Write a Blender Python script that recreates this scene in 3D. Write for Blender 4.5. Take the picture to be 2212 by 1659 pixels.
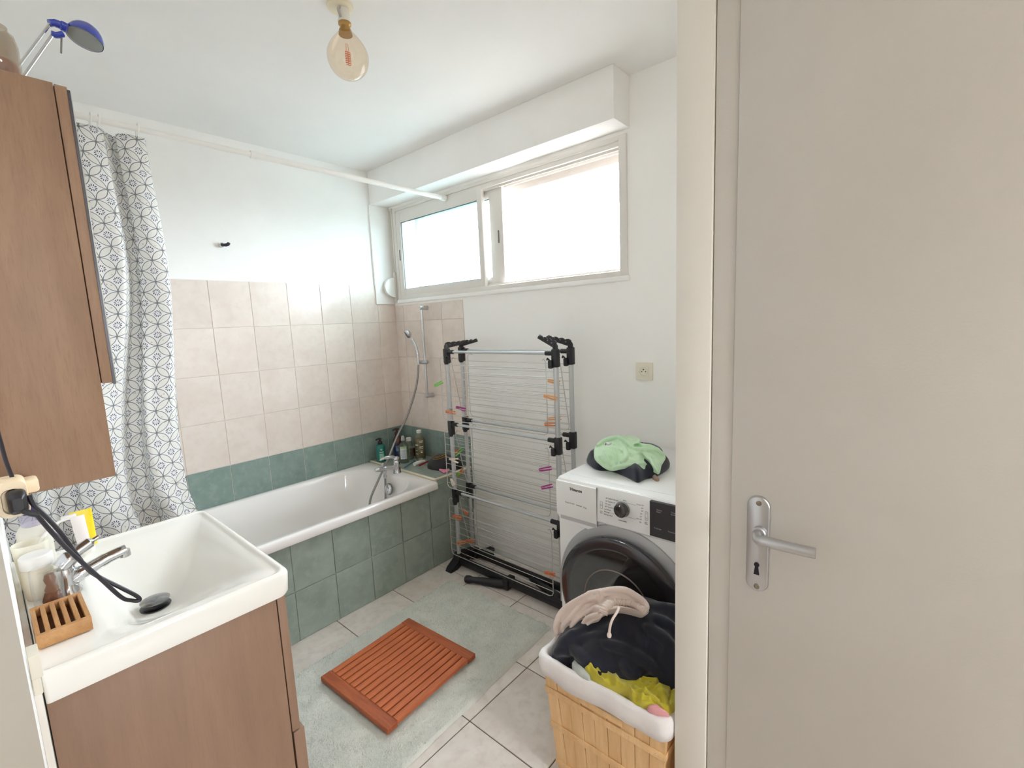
import bpy, bmesh, math, random
from mathutils import Vector, Matrix, noise
from math import sin, cos, pi, sqrt, exp
random.seed(7)
S = bpy.context.scene
COL = S.collection
for o in list(bpy.data.objects): bpy.data.objects.remove(o, do_unlink=True)

# ------------------------------------------------------------------ camera
CAM = Vector((-1.9913, -2.8027, 1.4409)); YAW, PIT, ROLL, FPX = .8545, -.132, -.0438, 999.95
fw = Vector((sin(YAW)*cos(PIT), cos(YAW)*cos(PIT), sin(PIT)))
r0 = Vector((cos(YAW), -sin(YAW), 0)); u0 = r0.cross(fw)
RT = cos(ROLL)*r0 + sin(ROLL)*u0; UP = -sin(ROLL)*r0 + cos(ROLL)*u0
cd = bpy.data.cameras.new('camera'); cam = bpy.data.objects.new('camera', cd); COL.objects.link(cam)
cd.sensor_fit = 'HORIZONTAL'; cd.sensor_width = 36; cd.lens = 36*FPX/2212; cd.clip_start = .004; cd.clip_end = 60
cam.matrix_world = Matrix(((RT.x, UP.x, -fw.x, CAM.x), (RT.y, UP.y, -fw.y, CAM.y), (RT.z, UP.z, -fw.z, CAM.z), (0, 0, 0, 1)))
S.camera = cam
def at(ax, v, px, py):                       # where the sight line of a photo pixel meets the plane axis=v
    d = fw + (px-1106)/FPX*RT - (py-829.5)/FPX*UP
    return CAM + d*((v-CAM[ax])/d[ax])

# ------------------------------------------------------------------ world, lights, exposure
w = bpy.data.worlds.new('sky'); S.world = w; w.use_nodes = True
bg = w.node_tree.nodes['Background']; bg.inputs[1].default_value = 27
_n = w.node_tree.nodes; _l = w.node_tree.links                    # overcast sky above, darker ground below the horizon
_tc = _n.new('ShaderNodeTexCoord'); _sx = _n.new('ShaderNodeSeparateXYZ'); _r = _n.new('ShaderNodeValToRGB')
_l.new(_tc.outputs['Generated'], _sx.inputs[0]); _mr = _n.new('ShaderNodeMapRange'); _mr.inputs[1].default_value = -1; _l.new(_sx.outputs[2], _mr.inputs[0])
_l.new(_mr.outputs[0], _r.inputs[0]); _r.color_ramp.elements[0].position = .47; _r.color_ramp.elements[0].color = (.10, .10, .097, 1)
_r.color_ramp.elements[1].position = .52; _r.color_ramp.elements[1].color = (.86, .93, 1.0, 1); _l.new(_r.outputs[0], bg.inputs[0])
S.view_settings.view_transform = 'Standard'; S.view_settings.look = 'None'; S.view_settings.gamma = 1
S.view_settings.use_curve_mapping = False; S.view_settings.exposure = .37
S.cycles.max_bounces = 20; S.cycles.diffuse_bounces = 14; S.cycles.glossy_bounces = 6; S.cycles.transparent_max_bounces = 16; S.cycles.sample_clamp_indirect = 40
def area(name, loc, rot, sx, sy, power=0, col=(1, 1, 1), portal=False):
    l = bpy.data.lights.new(name, 'AREA'); l.shape = 'RECTANGLE'; l.size = sx; l.size_y = sy; l.energy = power; l.color = col
    if portal: l.cycles.is_portal = True
    o = bpy.data.objects.new(name, l); o.location = loc; o.rotation_euler = rot; COL.objects.link(o); return o
area('window_portal', (.26, -.93, 1.93), (0, pi/2, 0), .7, 1.8, portal=True)
area('hall_portal', (-1.475, -5.62, 1.5), (pi/2, 0, 0), .55, .9, portal=True)
area('hall_fill_light', (-1.4, -4.1, 2.44), (0, 0, 0), .35, .35, 10, (1, .975, .95))  # fill lamp added in the unseen hallway to brighten the camera side
H = 2.472

# ------------------------------------------------------------------ node materials
def lin(c):
    f = lambda v: v/12.92 if v <= .04045 else ((v+.055)/1.055)**2.4
    return (f(c[0]/255), f(c[1]/255), f(c[2]/255), 1)
class NT:
    def __init__(s, name):
        s.m = bpy.data.materials.new(name); s.m.use_nodes = True; s.t = s.m.node_tree
        s.p = s.t.nodes['Principled BSDF']; s.out = s.t.nodes['Material Output']
    def n(s, typ, **k):
        n = s.t.nodes.new(typ)
        for a, b in k.items(): setattr(n, a, b)
        return n
    def l(s, a, b): s.t.links.new(a, b)
    def f(s, op, a, b=None, c=None):
        n = s.n('ShaderNodeMath', operation=op)
        for i, v in enumerate((a, b, c)):
            if v is None: continue
            if isinstance(v, (int, float)): n.inputs[i].default_value = v
            else: s.l(v, n.inputs[i])
        return n.outputs[0]
    def mix(s, fac, a, b):
        n = s.n('ShaderNodeMix', data_type='RGBA')
        for i, v in ((0, fac), (6, a), (7, b)):
            if isinstance(v, (int, float)): n.inputs[i].default_value = v
            elif isinstance(v, tuple): n.inputs[i].default_value = v
            else: s.l(v, n.inputs[i])
        return n.outputs[2]
    def pos(s, kind='world', sc=(1, 1, 1)):
        if kind == 'world': v = s.n('ShaderNodeNewGeometry').outputs['Position']
        elif kind == 'uv': v = s.n('ShaderNodeTexCoord').outputs['UV']
        else: v = s.n('ShaderNodeTexCoord').outputs['Object']
        m = s.n('ShaderNodeMapping'); m.inputs['Scale'].default_value = sc; s.l(v, m.inputs[0]); return m.outputs[0]
    def noise(s, v, scale, det=4, rough=.55, dist=0):
        n = s.n('ShaderNodeTexNoise'); n.inputs['Scale'].default_value = scale; n.inputs['Detail'].default_value = det
        n.inputs['Roughness'].default_value = rough; n.inputs['Distortion'].default_value = dist; s.l(v, n.inputs['Vector']); return n.outputs[0]
    def ramp(s, v, a, b):
        n = s.n('ShaderNodeMapRange'); n.inputs[1].default_value = a; n.inputs[2].default_value = b; s.l(v, n.inputs[0]); return n.outputs[0]
    def bump(s, h, st, dist=.001):
        n = s.n('ShaderNodeBump'); n.inputs['Strength'].default_value = st; n.inputs['Distance'].default_value = dist
        s.l(h, n.inputs['Height']); s.l(n.outputs[0], s.p.inputs['Normal'])
MC = {}
def M(name, c1, c2=None, scale=6, rough=.5, metal=0, bump=0, bs=150, bd=.001, sc=(1, 1, 1), kind='obj', lo=.35, hi=.65, det=4, dist=0, rnd=0, **kw):
    if name in MC: return MC[name]
    t = NT(name); p = t.p; v = t.pos(kind, sc)
    p.inputs['Base Color'].default_value = lin(c1); p.inputs['Roughness'].default_value = rough; p.inputs['Metallic'].default_value = metal
    c = lin(c1)
    if c2:
        c = t.mix(t.ramp(t.noise(v, scale, det, dist=dist), lo, hi), lin(c1), lin(c2))
    if rnd:
        r = t.n('ShaderNodeObjectInfo').outputs['Random']
        hs = t.n('ShaderNodeHueSaturation'); t.l(t.f('MULTIPLY_ADD', r, rnd*2, 1-rnd), hs.inputs['Value'])
        if isinstance(c, tuple): hs.inputs['Color'].default_value = c
        else: t.l(c, hs.inputs['Color'])
        c = hs.outputs[0]
    if not isinstance(c, tuple): t.l(c, p.inputs['Base Color'])
    if bump: t.bump(t.noise(v, bs, 3), bump, bd)
    for k, val in kw.items(): p.inputs[k.replace('_', ' ')].default_value = val
    MC[name] = t.m; return t.m
def thin(name, tint, gl=.04, rough=.03, haze=0, hcol=(255, 255, 255)):    # thin-walled glass or clear plastic
    t = NT(name); t.t.nodes.remove(t.p)
    tr = t.n('ShaderNodeBsdfTransparent'); tr.inputs[0].default_value = lin(tint)
    g = t.n('ShaderNodeBsdfGlossy'); g.inputs['Roughness'].default_value = rough
    lw = t.n('ShaderNodeLayerWeight'); lw.inputs[0].default_value = .35
    fac = t.f('MULTIPLY_ADD', t.f('POWER', lw.outputs['Facing'], 2.5), .6, gl)
    m = t.n('ShaderNodeMixShader'); t.l(fac, m.inputs[0]); t.l(tr.outputs[0], m.inputs[1]); t.l(g.outputs[0], m.inputs[2])
    o = m.outputs[0]
    if haze:
        d = t.n('ShaderNodeBsdfDiffuse'); d.inputs[0].default_value = lin(hcol)
        tl = t.n('ShaderNodeBsdfTranslucent'); tl.inputs[0].default_value = lin(hcol)
        a = t.n('ShaderNodeMixShader'); a.inputs[0].default_value = .5; t.l(d.outputs[0], a.inputs[1]); t.l(tl.outputs[0], a.inputs[2])
        b = t.n('ShaderNodeMixShader'); b.inputs[0].default_value = haze; t.l(o, b.inputs[1]); t.l(a.outputs[0], b.inputs[2]); o = b.outputs[0]
    t.l(o, t.out.inputs[0]); return t.m
def tilemat(name, c1, c2, c3, rough, rnd=.04, bump=.15):
    t = NT(name); v = t.pos('world')
    r = t.n('ShaderNodeObjectInfo').outputs['Random']
    n4 = t.n('ShaderNodeTexNoise', noise_dimensions='4D'); n4.inputs['Scale'].default_value = 7; n4.inputs['Detail'].default_value = 5
    n4.inputs['Distortion'].default_value = .8; t.l(v, n4.inputs['Vector']); t.l(t.f('MULTIPLY', r, 40), n4.inputs['W'])
    c = t.mix(t.ramp(n4.outputs[0], .38, .64), lin(c1), lin(c2))
    c = t.mix(t.f('MULTIPLY', t.ramp(t.noise(v, 26, 6), .48, .72), .55), c, lin(c3))
    hs = t.n('ShaderNodeHueSaturation'); t.l(t.f('MULTIPLY_ADD', r, rnd*2, 1-rnd), hs.inputs['Value']); t.l(c, hs.inputs['Color'])
    t.l(hs.outputs[0], t.p.inputs['Base Color']); t.p.inputs['Roughness'].default_value = rough
    t.bump(t.noise(v, 30, 3), bump, .0012); return t.m
PLASTER = M('white_plaster', (249, 248, 246), (245, 243, 241), scale=3, rough=.85, bump=.25, bs=220, kind='world')
CEIL = M('ceiling_paint', (240, 238, 236), (236, 234, 232), scale=2, rough=.9, bump=.1, bs=150, kind='world')
def weave(name, c):
    t = NT(name); v = t.pos('world'); x = t.n('ShaderNodeSeparateXYZ'); t.l(v, x.inputs[0])
    h = t.f('SUBTRACT', x.outputs[1], x.outputs[0])
    a = t.f('SINE', t.f('MULTIPLY', h, 1500)); b = t.f('SINE', t.f('MULTIPLY', x.outputs[2], 1500))
    t.bump(t.f('ADD', t.f('MULTIPLY', a, b), t.noise(v, 120, 3)), .22, .0003)
    t.p.inputs['Base Color'].default_value = lin(c); t.p.inputs['Roughness'].default_value = .8; return t.m
WEAVE = weave('woven_wallpaper', (230, 226, 218))
WEAVEW = weave('woven_wallpaper_white', (249, 247, 244))
GROUTW = M('white_grout', (214, 208, 200), rough=.9, bump=.3, bs=300)
GROUTC = M('cream_grout', (196, 197, 186), rough=.9, bump=.3, bs=300)
GROUTF = M('grey_grout', (112, 104, 98), rough=.95, bump=.3, bs=300)
BEIGE = tilemat('beige_tile', (232, 220, 211), (225, 211, 202), (220, 204, 194), .2)
GREEN = tilemat('green_tile', (141, 159, 153), (126, 145, 139), (155, 171, 163), .25)
GREENP = tilemat('green_panel_tile', (152, 164, 155), (137, 150, 141), (164, 175, 165), .35)
FLOOR = tilemat('floor_tile_grey', (232, 225, 218), (222, 212, 204), (203, 190, 180), .35, .03, .4)
def wood(name, c1, c2, c3, sc=(9, 9, .55), rough=.45, kind='obj', pore=.35, coat=0):
    t = NT(name); v = t.pos(kind, sc)
    g = t.noise(v, 4, 6, .6, .35)
    c = t.mix(t.ramp(g, .36, .64), lin(c1), lin(c2))
    v2 = t.pos(kind, tuple(k*7 for k in sc)); g2 = t.noise(v2, 6, 4, .7)
    c = t.mix(t.f('MULTIPLY', t.ramp(g2, .5, .72), pore), c, lin(c3))
    t.l(c, t.p.inputs['Base Color']); t.p.inputs['Roughness'].default_value = rough; t.p.inputs['Coat Weight'].default_value = coat
    t.bump(g2, .15, .0006); return t.m
OAK = wood('brown_oak_laminate', (156, 124, 99), (141, 110, 87), (116, 87, 67), (7, 7, .8), .5)
OAKV = wood('vanity_oak_laminate', (149, 119, 98), (140, 111, 91), (122, 94, 75), (6, 6, .5), .45, pore=.25)
TEAK = wood('teak_slat', (208, 116, 70), (178, 92, 54), (138, 66, 38), (1.2, 12, 12), .42)
TEAKR = wood('teak_rail', (186, 100, 60), (158, 80, 47), (122, 60, 34), (12, 1.2, 12), .42)
BAMB = wood('bamboo', (196, 148, 96), (176, 126, 76), (140, 94, 52), (10, 1.5, 10), .5)
SLATW = wood('poplar_veneer', (236, 198, 148), (222, 180, 128), (200, 154, 104), (9, 9, .7), .55, pore=.3)
WHITEP = M('white_plastic', (240, 238, 234), rough=.35)
IVORY = M('ivory_plastic', (232, 226, 208), rough=.4)
CREAMP = M('cream_plastic', (226, 216, 190), rough=.45)
ALUW = M('white_lacquered_aluminium', (226, 221, 215), rough=.35)
ALUS = M('grey_seal_rubber', (92, 104, 104), rough=.6)
CHROME = M('chrome', (205, 205, 208), rough=.12, metal=1, bump=.02, bs=30)
SATIN = M('satin_aluminium', (196, 196, 198), rough=.38, metal=1, bump=.05, bs=400)
STEEL = M('steel_wire', (206, 203, 198), rough=.4, metal=.75)
TUBE = M('silver_painted_tube', (200, 202, 204), rough=.35, metal=.65)
BLACKP = M('black_plastic', (34, 32, 36), rough=.45, bump=.1, bs=300)
ENAMEL = M('white_enamel', (240, 236, 234), rough=.12, Coat_Weight=.5)
CERAM = M('white_ceramic', (240, 238, 232), rough=.12, Coat_Weight=.4)
APPL = M('appliance_white', (236, 236, 236), rough=.3)
APPL2 = M('panel_white', (238, 238, 238), rough=.35)
DARK = M('dark_gloss_plastic', (50, 45, 49), rough=.16, Coat_Weight=.6)
DARKG = M('smoked_door_glass', (44, 40, 40), rough=.06, Coat_Weight=1)
PRINT = M('dark_print', (46, 46, 50), rough=.6)
PRINTG = M('grey_print', (120, 120, 124), rough=.6)
PRINTL = M('pale_print', (168, 168, 172), rough=.6)
DOORP = M('door_paint', (207, 203, 197), (202, 197, 190), scale=2, rough=.55, bump=.2, bs=260, kind='world')
SEAL = M('yellowed_silicone', (226, 218, 196), rough=.5)

# ------------------------------------------------------------------ mesh helpers
def wloc(o):
    v = Vector((0, 0, 0))
    while o: v = v + o.location; o = o.parent
    return v
def finish(name, bm, mat, parent=None, smooth=40, origin=None, recalc=True):
    if recalc: bmesh.ops.recalc_face_normals(bm, faces=bm.faces)
    me = bpy.data.meshes.new(name); bm.to_mesh(me); bm.free()
    mats = mat if isinstance(mat, (list, tuple)) else [mat]
    for m_ in mats: me.materials.append(m_)
    if smooth:
        me.polygons.foreach_set('use_smooth', [True]*len(me.polygons))
        me.set_sharp_from_angle(angle=math.radians(smooth))
    o = bpy.data.objects.new(name, me); COL.objects.link(o)
    if parent: o.parent = parent; me.transform(Matrix.Translation(-wloc(parent)))
    else:
        if origin is None:
            vs = [v.co for v in me.vertices]; lo = [min(v[i] for v in vs) for i in range(3)]; hi = [max(v[i] for v in vs) for i in range(3)]
            origin = ((lo[0]+hi[0])/2, (lo[1]+hi[1])/2, lo[2])
        me.transform(Matrix.Translation(-Vector(origin))); o.location = origin
    return o
def tag(o, label=None, cat=None, group=None, kind=None):
    for k, v in (('label', label), ('category', cat), ('group', group), ('kind', kind)):
        if v: o[k] = v
    return o
def thing(name, label, cat, loc, group=None):
    o = bpy.data.objects.new(name, None); o.empty_display_size = .05; COL.objects.link(o); o.location = loc
    return tag(o, label, cat, group)
def nb(): return bmesh.new()
def box(bm, x0, x1, y0, y1, z0, z1, bev=0, seg=2, mi=0, mat=None):
    r = bmesh.ops.create_cube(bm, size=1)
    vs = r['verts']; sx, sy, sz = abs(x1-x0), abs(y1-y0), abs(z1-z0)
    for v in vs: v.co = Vector((v.co.x*sx+(x0+x1)/2, v.co.y*sy+(y0+y1)/2, v.co.z*sz+(z0+z1)/2))
    fs = list({f for v in vs for f in v.link_faces})
    for f in fs: f.material_index = mi
    if bev:
        es = list({e for v in vs for e in v.link_edges})
        g = bmesh.ops.bevel(bm, geom=es, offset=min(bev, sx*.49, sy*.49, sz*.49), segments=seg, profile=.5, affect='EDGES')
        vs = list({v for f in g['faces'] for v in f.verts} | {v for v in vs if v.is_valid})
        for f in g['faces']: f.material_index = mi
    if mat is not None:
        bmesh.ops.transform(bm, matrix=mat, verts=[v for v in vs if v.is_valid])
    return bm
def BOX(name, d, mat, parent=None, bev=0, **k):
    return finish(name, box(nb(), *d, bev=bev), mat, parent, **k)
def spline(pts, n=8):
    P = [Vector(p) for p in pts]; P = [2*P[0]-P[1]] + P + [2*P[-1]-P[-2]]; out = []
    for i in range(1, len(P)-2):
        for k in range(n):
            t = k/n; a, b, c, d = P[i-1], P[i], P[i+1], P[i+2]
            out.append(.5*((2*b)+(c-a)*t+(2*a-5*b+4*c-d)*t*t+(3*b-a-3*c+d)*t**3))
    out.append(P[-2]); return out
def tube(bm, pts, r, seg=10, cap=True, closed=False, flat=None):
    P = [Vector(p) for p in pts]; n = len(P); R = r if isinstance(r, (list, tuple)) else [r]*n
    rings = []; nrm = None
    for i in range(n):
        if closed: t = P[(i+1) % n]-P[i-1]
        else: t = P[min(i+1, n-1)]-P[max(i-1, 0)]
        t.normalize()
        if nrm is None:
            a = Vector((0, 0, 1)) if abs(t.z) < .9 else Vector((1, 0, 0)); nrm = a-t*a.dot(t)
        else: nrm = nrm-t*nrm.dot(t)
        nrm.normalize(); b = t.cross(nrm)
        fl = 1 if flat is None else flat
        rings.append([bm.verts.new(P[i]+(nrm*cos(2*pi*k/seg)*fl+b*sin(2*pi*k/seg))*R[i]) for k in range(seg)])
    for i in range(n if closed else n-1):
        A, B = rings[i], rings[(i+1) % n]
        for k in range(seg): bm.faces.new((A[k], A[(k+1) % seg], B[(k+1) % seg], B[k]))
    if cap and not closed:
        bm.faces.new(rings[0][::-1]); bm.faces.new(rings[-1])
    return bm
def TUBE_(name, pts, r, mat, parent=None, seg=10, sm=0, **k):
    if sm: pts = spline(pts, sm)
    return finish(name, tube(nb(), pts, r, seg), mat, parent, **k)
def lathe(bm, prof, c=(0, 0, 0), axis='z', n=32, mi=0, ax2=None, squash=1):
    c = Vector(c); rings = []
    if ax2 is not None: Z = Vector(ax2).normalized(); X = Z.orthogonal().normalized(); Y = Z.cross(X)
    elif axis == 'z': X, Y, Z = Vector((1, 0, 0)), Vector((0, 1, 0)), Vector((0, 0, 1))
    elif axis == 'x': X, Y, Z = Vector((0, 1, 0)), Vector((0, 0, 1)), Vector((1, 0, 0))
    else: X, Y, Z = Vector((0, 0, 1)), Vector((1, 0, 0)), Vector((0, 1, 0))
    for r, h in prof:
        if r < 1e-6: rings.append([bm.verts.new(c+Z*h)])
        else: rings.append([bm.verts.new(c+Z*h+(X*cos(2*pi*k/n)+Y*sin(2*pi*k/n)*squash)*r) for k in range(n)])
    for A, B in zip(rings, rings[1:]):
        for k in range(n):
            a, b = A[k % len(A)], A[(k+1) % len(A)]; c_, d = B[(k+1) % len(B)], B[k % len(B)]
            vs = [];
            for v in (a, b, c_, d):
                if v not in vs: vs.append(v)
            if len(vs) > 2:
                f = bm.faces.new(vs); f.material_index = mi
    for R_, rv in ((rings[0], 1), (rings[-1], 0)):
        if len(R_) > 1: f = bm.faces.new(R_[::-1] if rv else R_); f.material_index = mi
    return bm
def LATHE(name, prof, c, mat, parent=None, **k):
    kk = {a: k.pop(a) for a in ('axis', 'n', 'ax2', 'squash') if a in k}
    return finish(name, lathe(nb(), prof, c, **kk), mat, parent, **k)
def prism(bm, pts2, t0, t1, axis='x', bev=0):
    def P(a, b, t): return {'x': (t, a, b), 'y': (a, t, b), 'z': (a, b, t)}[axis]
    A = [bm.verts.new(P(a, b, t0)) for a, b in pts2]; B = [bm.verts.new(P(a, b, t1)) for a, b in pts2]; n = len(A)
    fs = [bm.faces.new(A[::-1]), bm.faces.new(B)]
    for k in range(n): fs.append(bm.faces.new((A[k], A[(k+1) % n], B[(k+1) % n], B[k])))
    if bev: bmesh.ops.bevel(bm, geom=list({e for f in fs[:2] for e in f.edges}), offset=bev, segments=2, affect='EDGES')
    return bm
def rrect(x0, x1, y0, y1, r, n=6):
    out = []
    rs = r if isinstance(r, (list, tuple)) else [r]*4
    for k, (cx, cy, a) in enumerate(((x1, y1, 0), (x0, y1, pi/2), (x0, y0, pi), (x1, y0, 3*pi/2))):
        rr = rs[k]; sx = -1 if cx == x1 else 1; sy = -1 if cy == y1 else 1
        for i in range(n+1):
            t = a+pi/2*i/n; out.append((cx+sx*rr+rr*cos(t), cy+sy*rr+rr*sin(t)))
    return out
def loft(bm, loops, cap0=True, cap1=True, mi=0):
    R = [[bm.verts.new(p) for p in L] for L in loops]
    for A, B in zip(R, R[1:]):
        n = len(A)
        for k in range(n): bm.faces.new((A[k], A[(k+1) % n], B[(k+1) % n], B[k])).material_index = mi
    if cap0: bm.faces.new(R[0][::-1])
    if cap1: bm.faces.new(R[-1])
    return bm
def dup(o, loc, parent=None, name=None):
    c = o.copy(); COL.objects.link(c); c.location = loc
    if parent: c.parent = parent
    return c
FX = Matrix(((0, 0, -1), (-1, 0, 0), (0, 1, 0)))       # text frame for a surface that faces -X
def text(name, s, size, loc, mat, parent, rot=FX, ext=.0003, align='LEFT', bold=0):
    c = bpy.data.curves.new(name, 'FONT'); c.body = s; c.size = size; c.extrude = ext; c.align_x = align; c.align_y = 'CENTER'; c.offset = bold; c.resolution_u = 2
    o = bpy.data.objects.new('tmp', c); COL.objects.link(o)
    me = bpy.data.meshes.new_from_object(o.evaluated_get(bpy.context.evaluated_depsgraph_get())); bpy.data.objects.remove(o, do_unlink=True)
    me.materials.clear(); me.materials.append(mat); me.name = name
    q = bpy.data.objects.new(name, me); COL.objects.link(q); q.parent = parent
    me.transform(rot.to_4x4()); me.transform(Matrix.Translation(Vector(loc)-wloc(parent))); return q

# ------------------------------------------------------------------ room shell
TX = .2025; TZ = .2493; H0 = .7317; XL = -2.00; YB = -5.6; XP = -.965; YN = -2.40
def struct(o): o['kind'] = 'structure'; return o
# tile slab prototypes
def slab_mesh(name, sx, sy, sz, bev, mat):
    bm = box(nb(), -sx/2, sx/2, -sy/2, sy/2, -sz/2, sz/2, bev=bev, seg=1)
    me = bpy.data.meshes.new(name); bm.to_mesh(me); bm.free(); me.materials.append(mat); return me
MESH = {}
def slab(name, parent, d, mat, bev=.0012):
    x0, x1, y0, y1, z0, z1 = d; s = (round(abs(x1-x0), 4), round(abs(y1-y0), 4), round(abs(z1-z0), 4))
    k = (s, mat.name)
    if k not in MESH: MESH[k] = slab_mesh(name, *s, bev, mat)
    o = bpy.data.objects.new(name, MESH[k]); COL.objects.link(o); o.parent = parent
    o.location = Vector(((x0+x1)/2, (y0+y1)/2, (z0+z1)/2)) - wloc(parent); return o
G = .0013
# floor: grey ceramic tiles on grout bed
floor = struct(BOX('floor', (XL-.1, .0, YB, .0, -.12, -.003), GROUTF, smooth=0))
P33 = .3334; gx, gy = -.3139, -1.646
xs = sorted({XL, 0} | {round(gx-P33*k, 4) for k in range(-1, 7) if XL+.02 < gx-P33*k < -.01})
ys = sorted({-3.98, -.69} | {round(gy+P33*k, 4) for k in range(-8, 4) if -3.98+.02 < gy+P33*k < -.70})
for i in range(len(xs)-1):
    for j in range(len(ys)-1):
        if ys[j+1] < -2.45 and xs[i] > XP+.01: continue
        slab('floor_tile', floor, (xs[i]+.0022, xs[i+1]-.0022, ys[j]+.0022, ys[j+1]-.0022, -.009, 0), FLOOR, .001)
ceil = struct(BOX('ceiling', (XL-.1, .2, YB, .1, H, H+.12), CEIL, smooth=0))
# back wall with its tiles
wb = struct(BOX('wall_back', (XL-.1, .2, .004, .16, -.1, H), PLASTER, smooth=0))
xg = [0]+[-.143-TX*k for k in range(0, 10)]; xg = [x for x in xg if x > XL+.01]+[XL]
gb = BOX('tile_grout', (XL, 0, .002, .005, .0, H0+4*TZ), GROUTW, wb, smooth=0)
for i in range(len(xg)-1):
    for j in range(-3, 4):
        z0, z1 = H0+j*TZ, H0+(j+1)*TZ
        if z1 < .3: continue
        z0 = max(z0, .25)
        top = z1-G
        slab('wall_tile', wb, (xg[i+1]+G, xg[i]-G, -.0005, .0045, z0+G, top), GREEN if j < 0 else BEIGE)
# window wall, with the opening
wr = nb()
for d in ((0, .25, .1, -.055, -.1, H), (0, .25, -.055, -1.80, -.1, 1.625), (0, .25, -.055, -1.80, 2.24, H), (0, .25, -1.80, YB, -.1, H)):
    box(wr, d[0], d[1], min(d[2:4]), max(d[2:4]), d[4], d[5])
wr = struct(finish('wall_right', wr, WEAVEW, smooth=0))
gr = BOX('tile_grout', (-.0005, .002, -.70, 0, .25, 1.592), GROUTW, wr, smooth=0)
yg = [0, -.0975, -.2975, -.4975, -.70]
for i in range(4):
    for z0, z1, m_ in ((.30, .4935, GREEN), (.4935, H0, GREEN), (H0, H0+TZ, BEIGE), (H0+TZ, H0+2*TZ, BEIGE), (H0+2*TZ, H0+3*TZ, BEIGE), (H0+3*TZ, 1.592, BEIGE)):
        slab('wall_tile', wr, (-.004, .001, yg[i+1]+G, yg[i]-G, z0+G, z1-G), m_)
wl = struct(BOX('wall_left', (XL-.15, XL, YB, .1, -.1, H), PLASTER, smooth=0))
# near partition and the wall of the door passage, door opening cut in it
wn = struct(BOX('wall_front', (XP+.066, .1, YN-.09, YN-.0005, 0, H), WEAVE, smooth=0))
wp = nb()
box(wp, XP, XP+.07, -2.476, YN, 0, H, bev=.003); box(wp, XP, XP+.07, YB, -3.38, 0, H); box(wp, XP, XP+.07, -3.38, -2.476, 2.16, H)
wp = struct(finish('wall_passage', wp, WEAVE, smooth=30))
# unseen hallway end wall, with an opening added to let in fill daylight
we = nb()
for x0, x1, z0, z1 in ((XL-.1, -1.75, -.1, H), (-1.20, .1, -.1, H), (-1.75, -1.20, -.1, 1.05), (-1.75, -1.20, 1.95, H)): box(we, x0, x1, YB-.12, YB, z0, z1)
struct(finish('wall_hall', we, PLASTER, smooth=0))
# roller shutter casing above the window
BX = -.143; ZB = 2.26
bmq = box(nb(), BX, -.0005, -1.817, -.0005, ZB, H-.0005, bev=.004)
struct(finish('trim_1', bmq, PLASTER))
# boxed strip on the back wall beside the window
struct(BOX('trim_2', (-.155, -.001, -.010, .003, 1.605, ZB-.001), PLASTER, bev=.0015))
# quadrant bead round the window bottom, right and left
tb = nb(); box(tb, -.014, .004, -1.812, -.048, 1.606, 1.632, bev=.006, seg=3); struct(finish('trim_3', tb, PLASTER))
# casing of the entrance on the left wall, next to the viewer
struct(BOX('trim_4', (XL, XL+.0045, YB+.01, -2.43, 0, 2.1), M('casing_beige', (188, 178, 164), rough=.6), bev=.004))
struct(BOX('trim_6', (XL, -1.9905, -1.752, -1.10, 0, .893), M('gap_filler_white', (232, 228, 220), rough=.7), bev=.001))  # filler strip added to cover the black gap between wall and vanity
# deck edge trims come with the bath surround

# ------------------------------------------------------------------ window
win = tag(bpy.data.objects.new('window_1', None), kind='structure'); COL.objects.link(win); win.location = (0, -.93, 1.63)
y0, y1, z0, z1 = -1.803, -.060, 1.628, 2.243
fr = nb()
box(fr, -.012, .07, y0, y0+.038, z0, z1, bev=.004); box(fr, -.012, .07, y1-.030, y1, z0, z1, bev=.004)
box(fr, -.012, .07, y0+.036, y1-.028, z0, z0+.028, bev=.004)
box(fr, -.012, .07, y0+.036, y1-.028, z1-.022, z1, bev=.004); box(fr, -.004, .07, y0+.036, y1-.028, z1-.045, z1-.020, bev=.002)
finish('window_frame', fr, ALUW, win)
rl = nb()
for x in (.012, .048): box(rl, x, x+.006, y0+.036, y1-.028, z0+.026, z0+.040); box(rl, x, x+.006, y0+.036, y1-.028, z1-.056, z1-.040)
finish('slide_rail', rl, ALUW, win)
def sash(name, xa, xb, ya, yb, za, zb, lab, sl, sr, st, sb, frost):
    s = nb()
    box(s, xa, xb, yb-sl, yb, za, zb, bev=.003); box(s, xa, xb, ya, ya+sr, za, zb, bev=.003)
    box(s, xa+.002, xb-.002, ya+sr-.002, yb-sl+.002, zb-st, zb, bev=.002); box(s, xa+.002, xb-.002, ya+sr-.002, yb-sl+.002, za, za+sb, bev=.002)
    o = finish(name, s, ALUW, win); o['label'] = lab
    xm = (xa+xb)/2; g = nb()
    for d in ((yb-sl-.004, yb-sl, za+sb, zb-st), (ya+sr, ya+sr+.004, za+sb, zb-st), (ya+sr, yb-sl, zb-st-.004, zb-st), (ya+sr, yb-sl, za+sb, za+sb+.003)): box(g, xa+.006, xb-.006, *d)
    finish('glazing_seal', g, ALUS, o)
    BOX('window_pane', (xm-.002, xm+.002, ya+sr-.004, yb-sl+.004, za+sb-.004, zb-st+.004), frost, o, smooth=0)
    return o
FROST = thin('frosted_glass', (240, 248, 248), .03, .3, .30, (238, 248, 250))
s1 = sash('sliding_sash', -.008, .018, -.905, -.088, 1.650, 2.205, 'front sliding sash with frosted pane at the left', .048, .038, .062, .050, FROST)
sR, sL = at(0, .027, 1089, 540).y, at(0, .027, 1061, 540).y
s2 = sash('sliding_sash', .026, .050, sR, -.25, 1.656, 2.205, 'rear sliding sash with frosted pane, behind the front one', .048, sL-sR, .060, .050, FROST)
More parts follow.
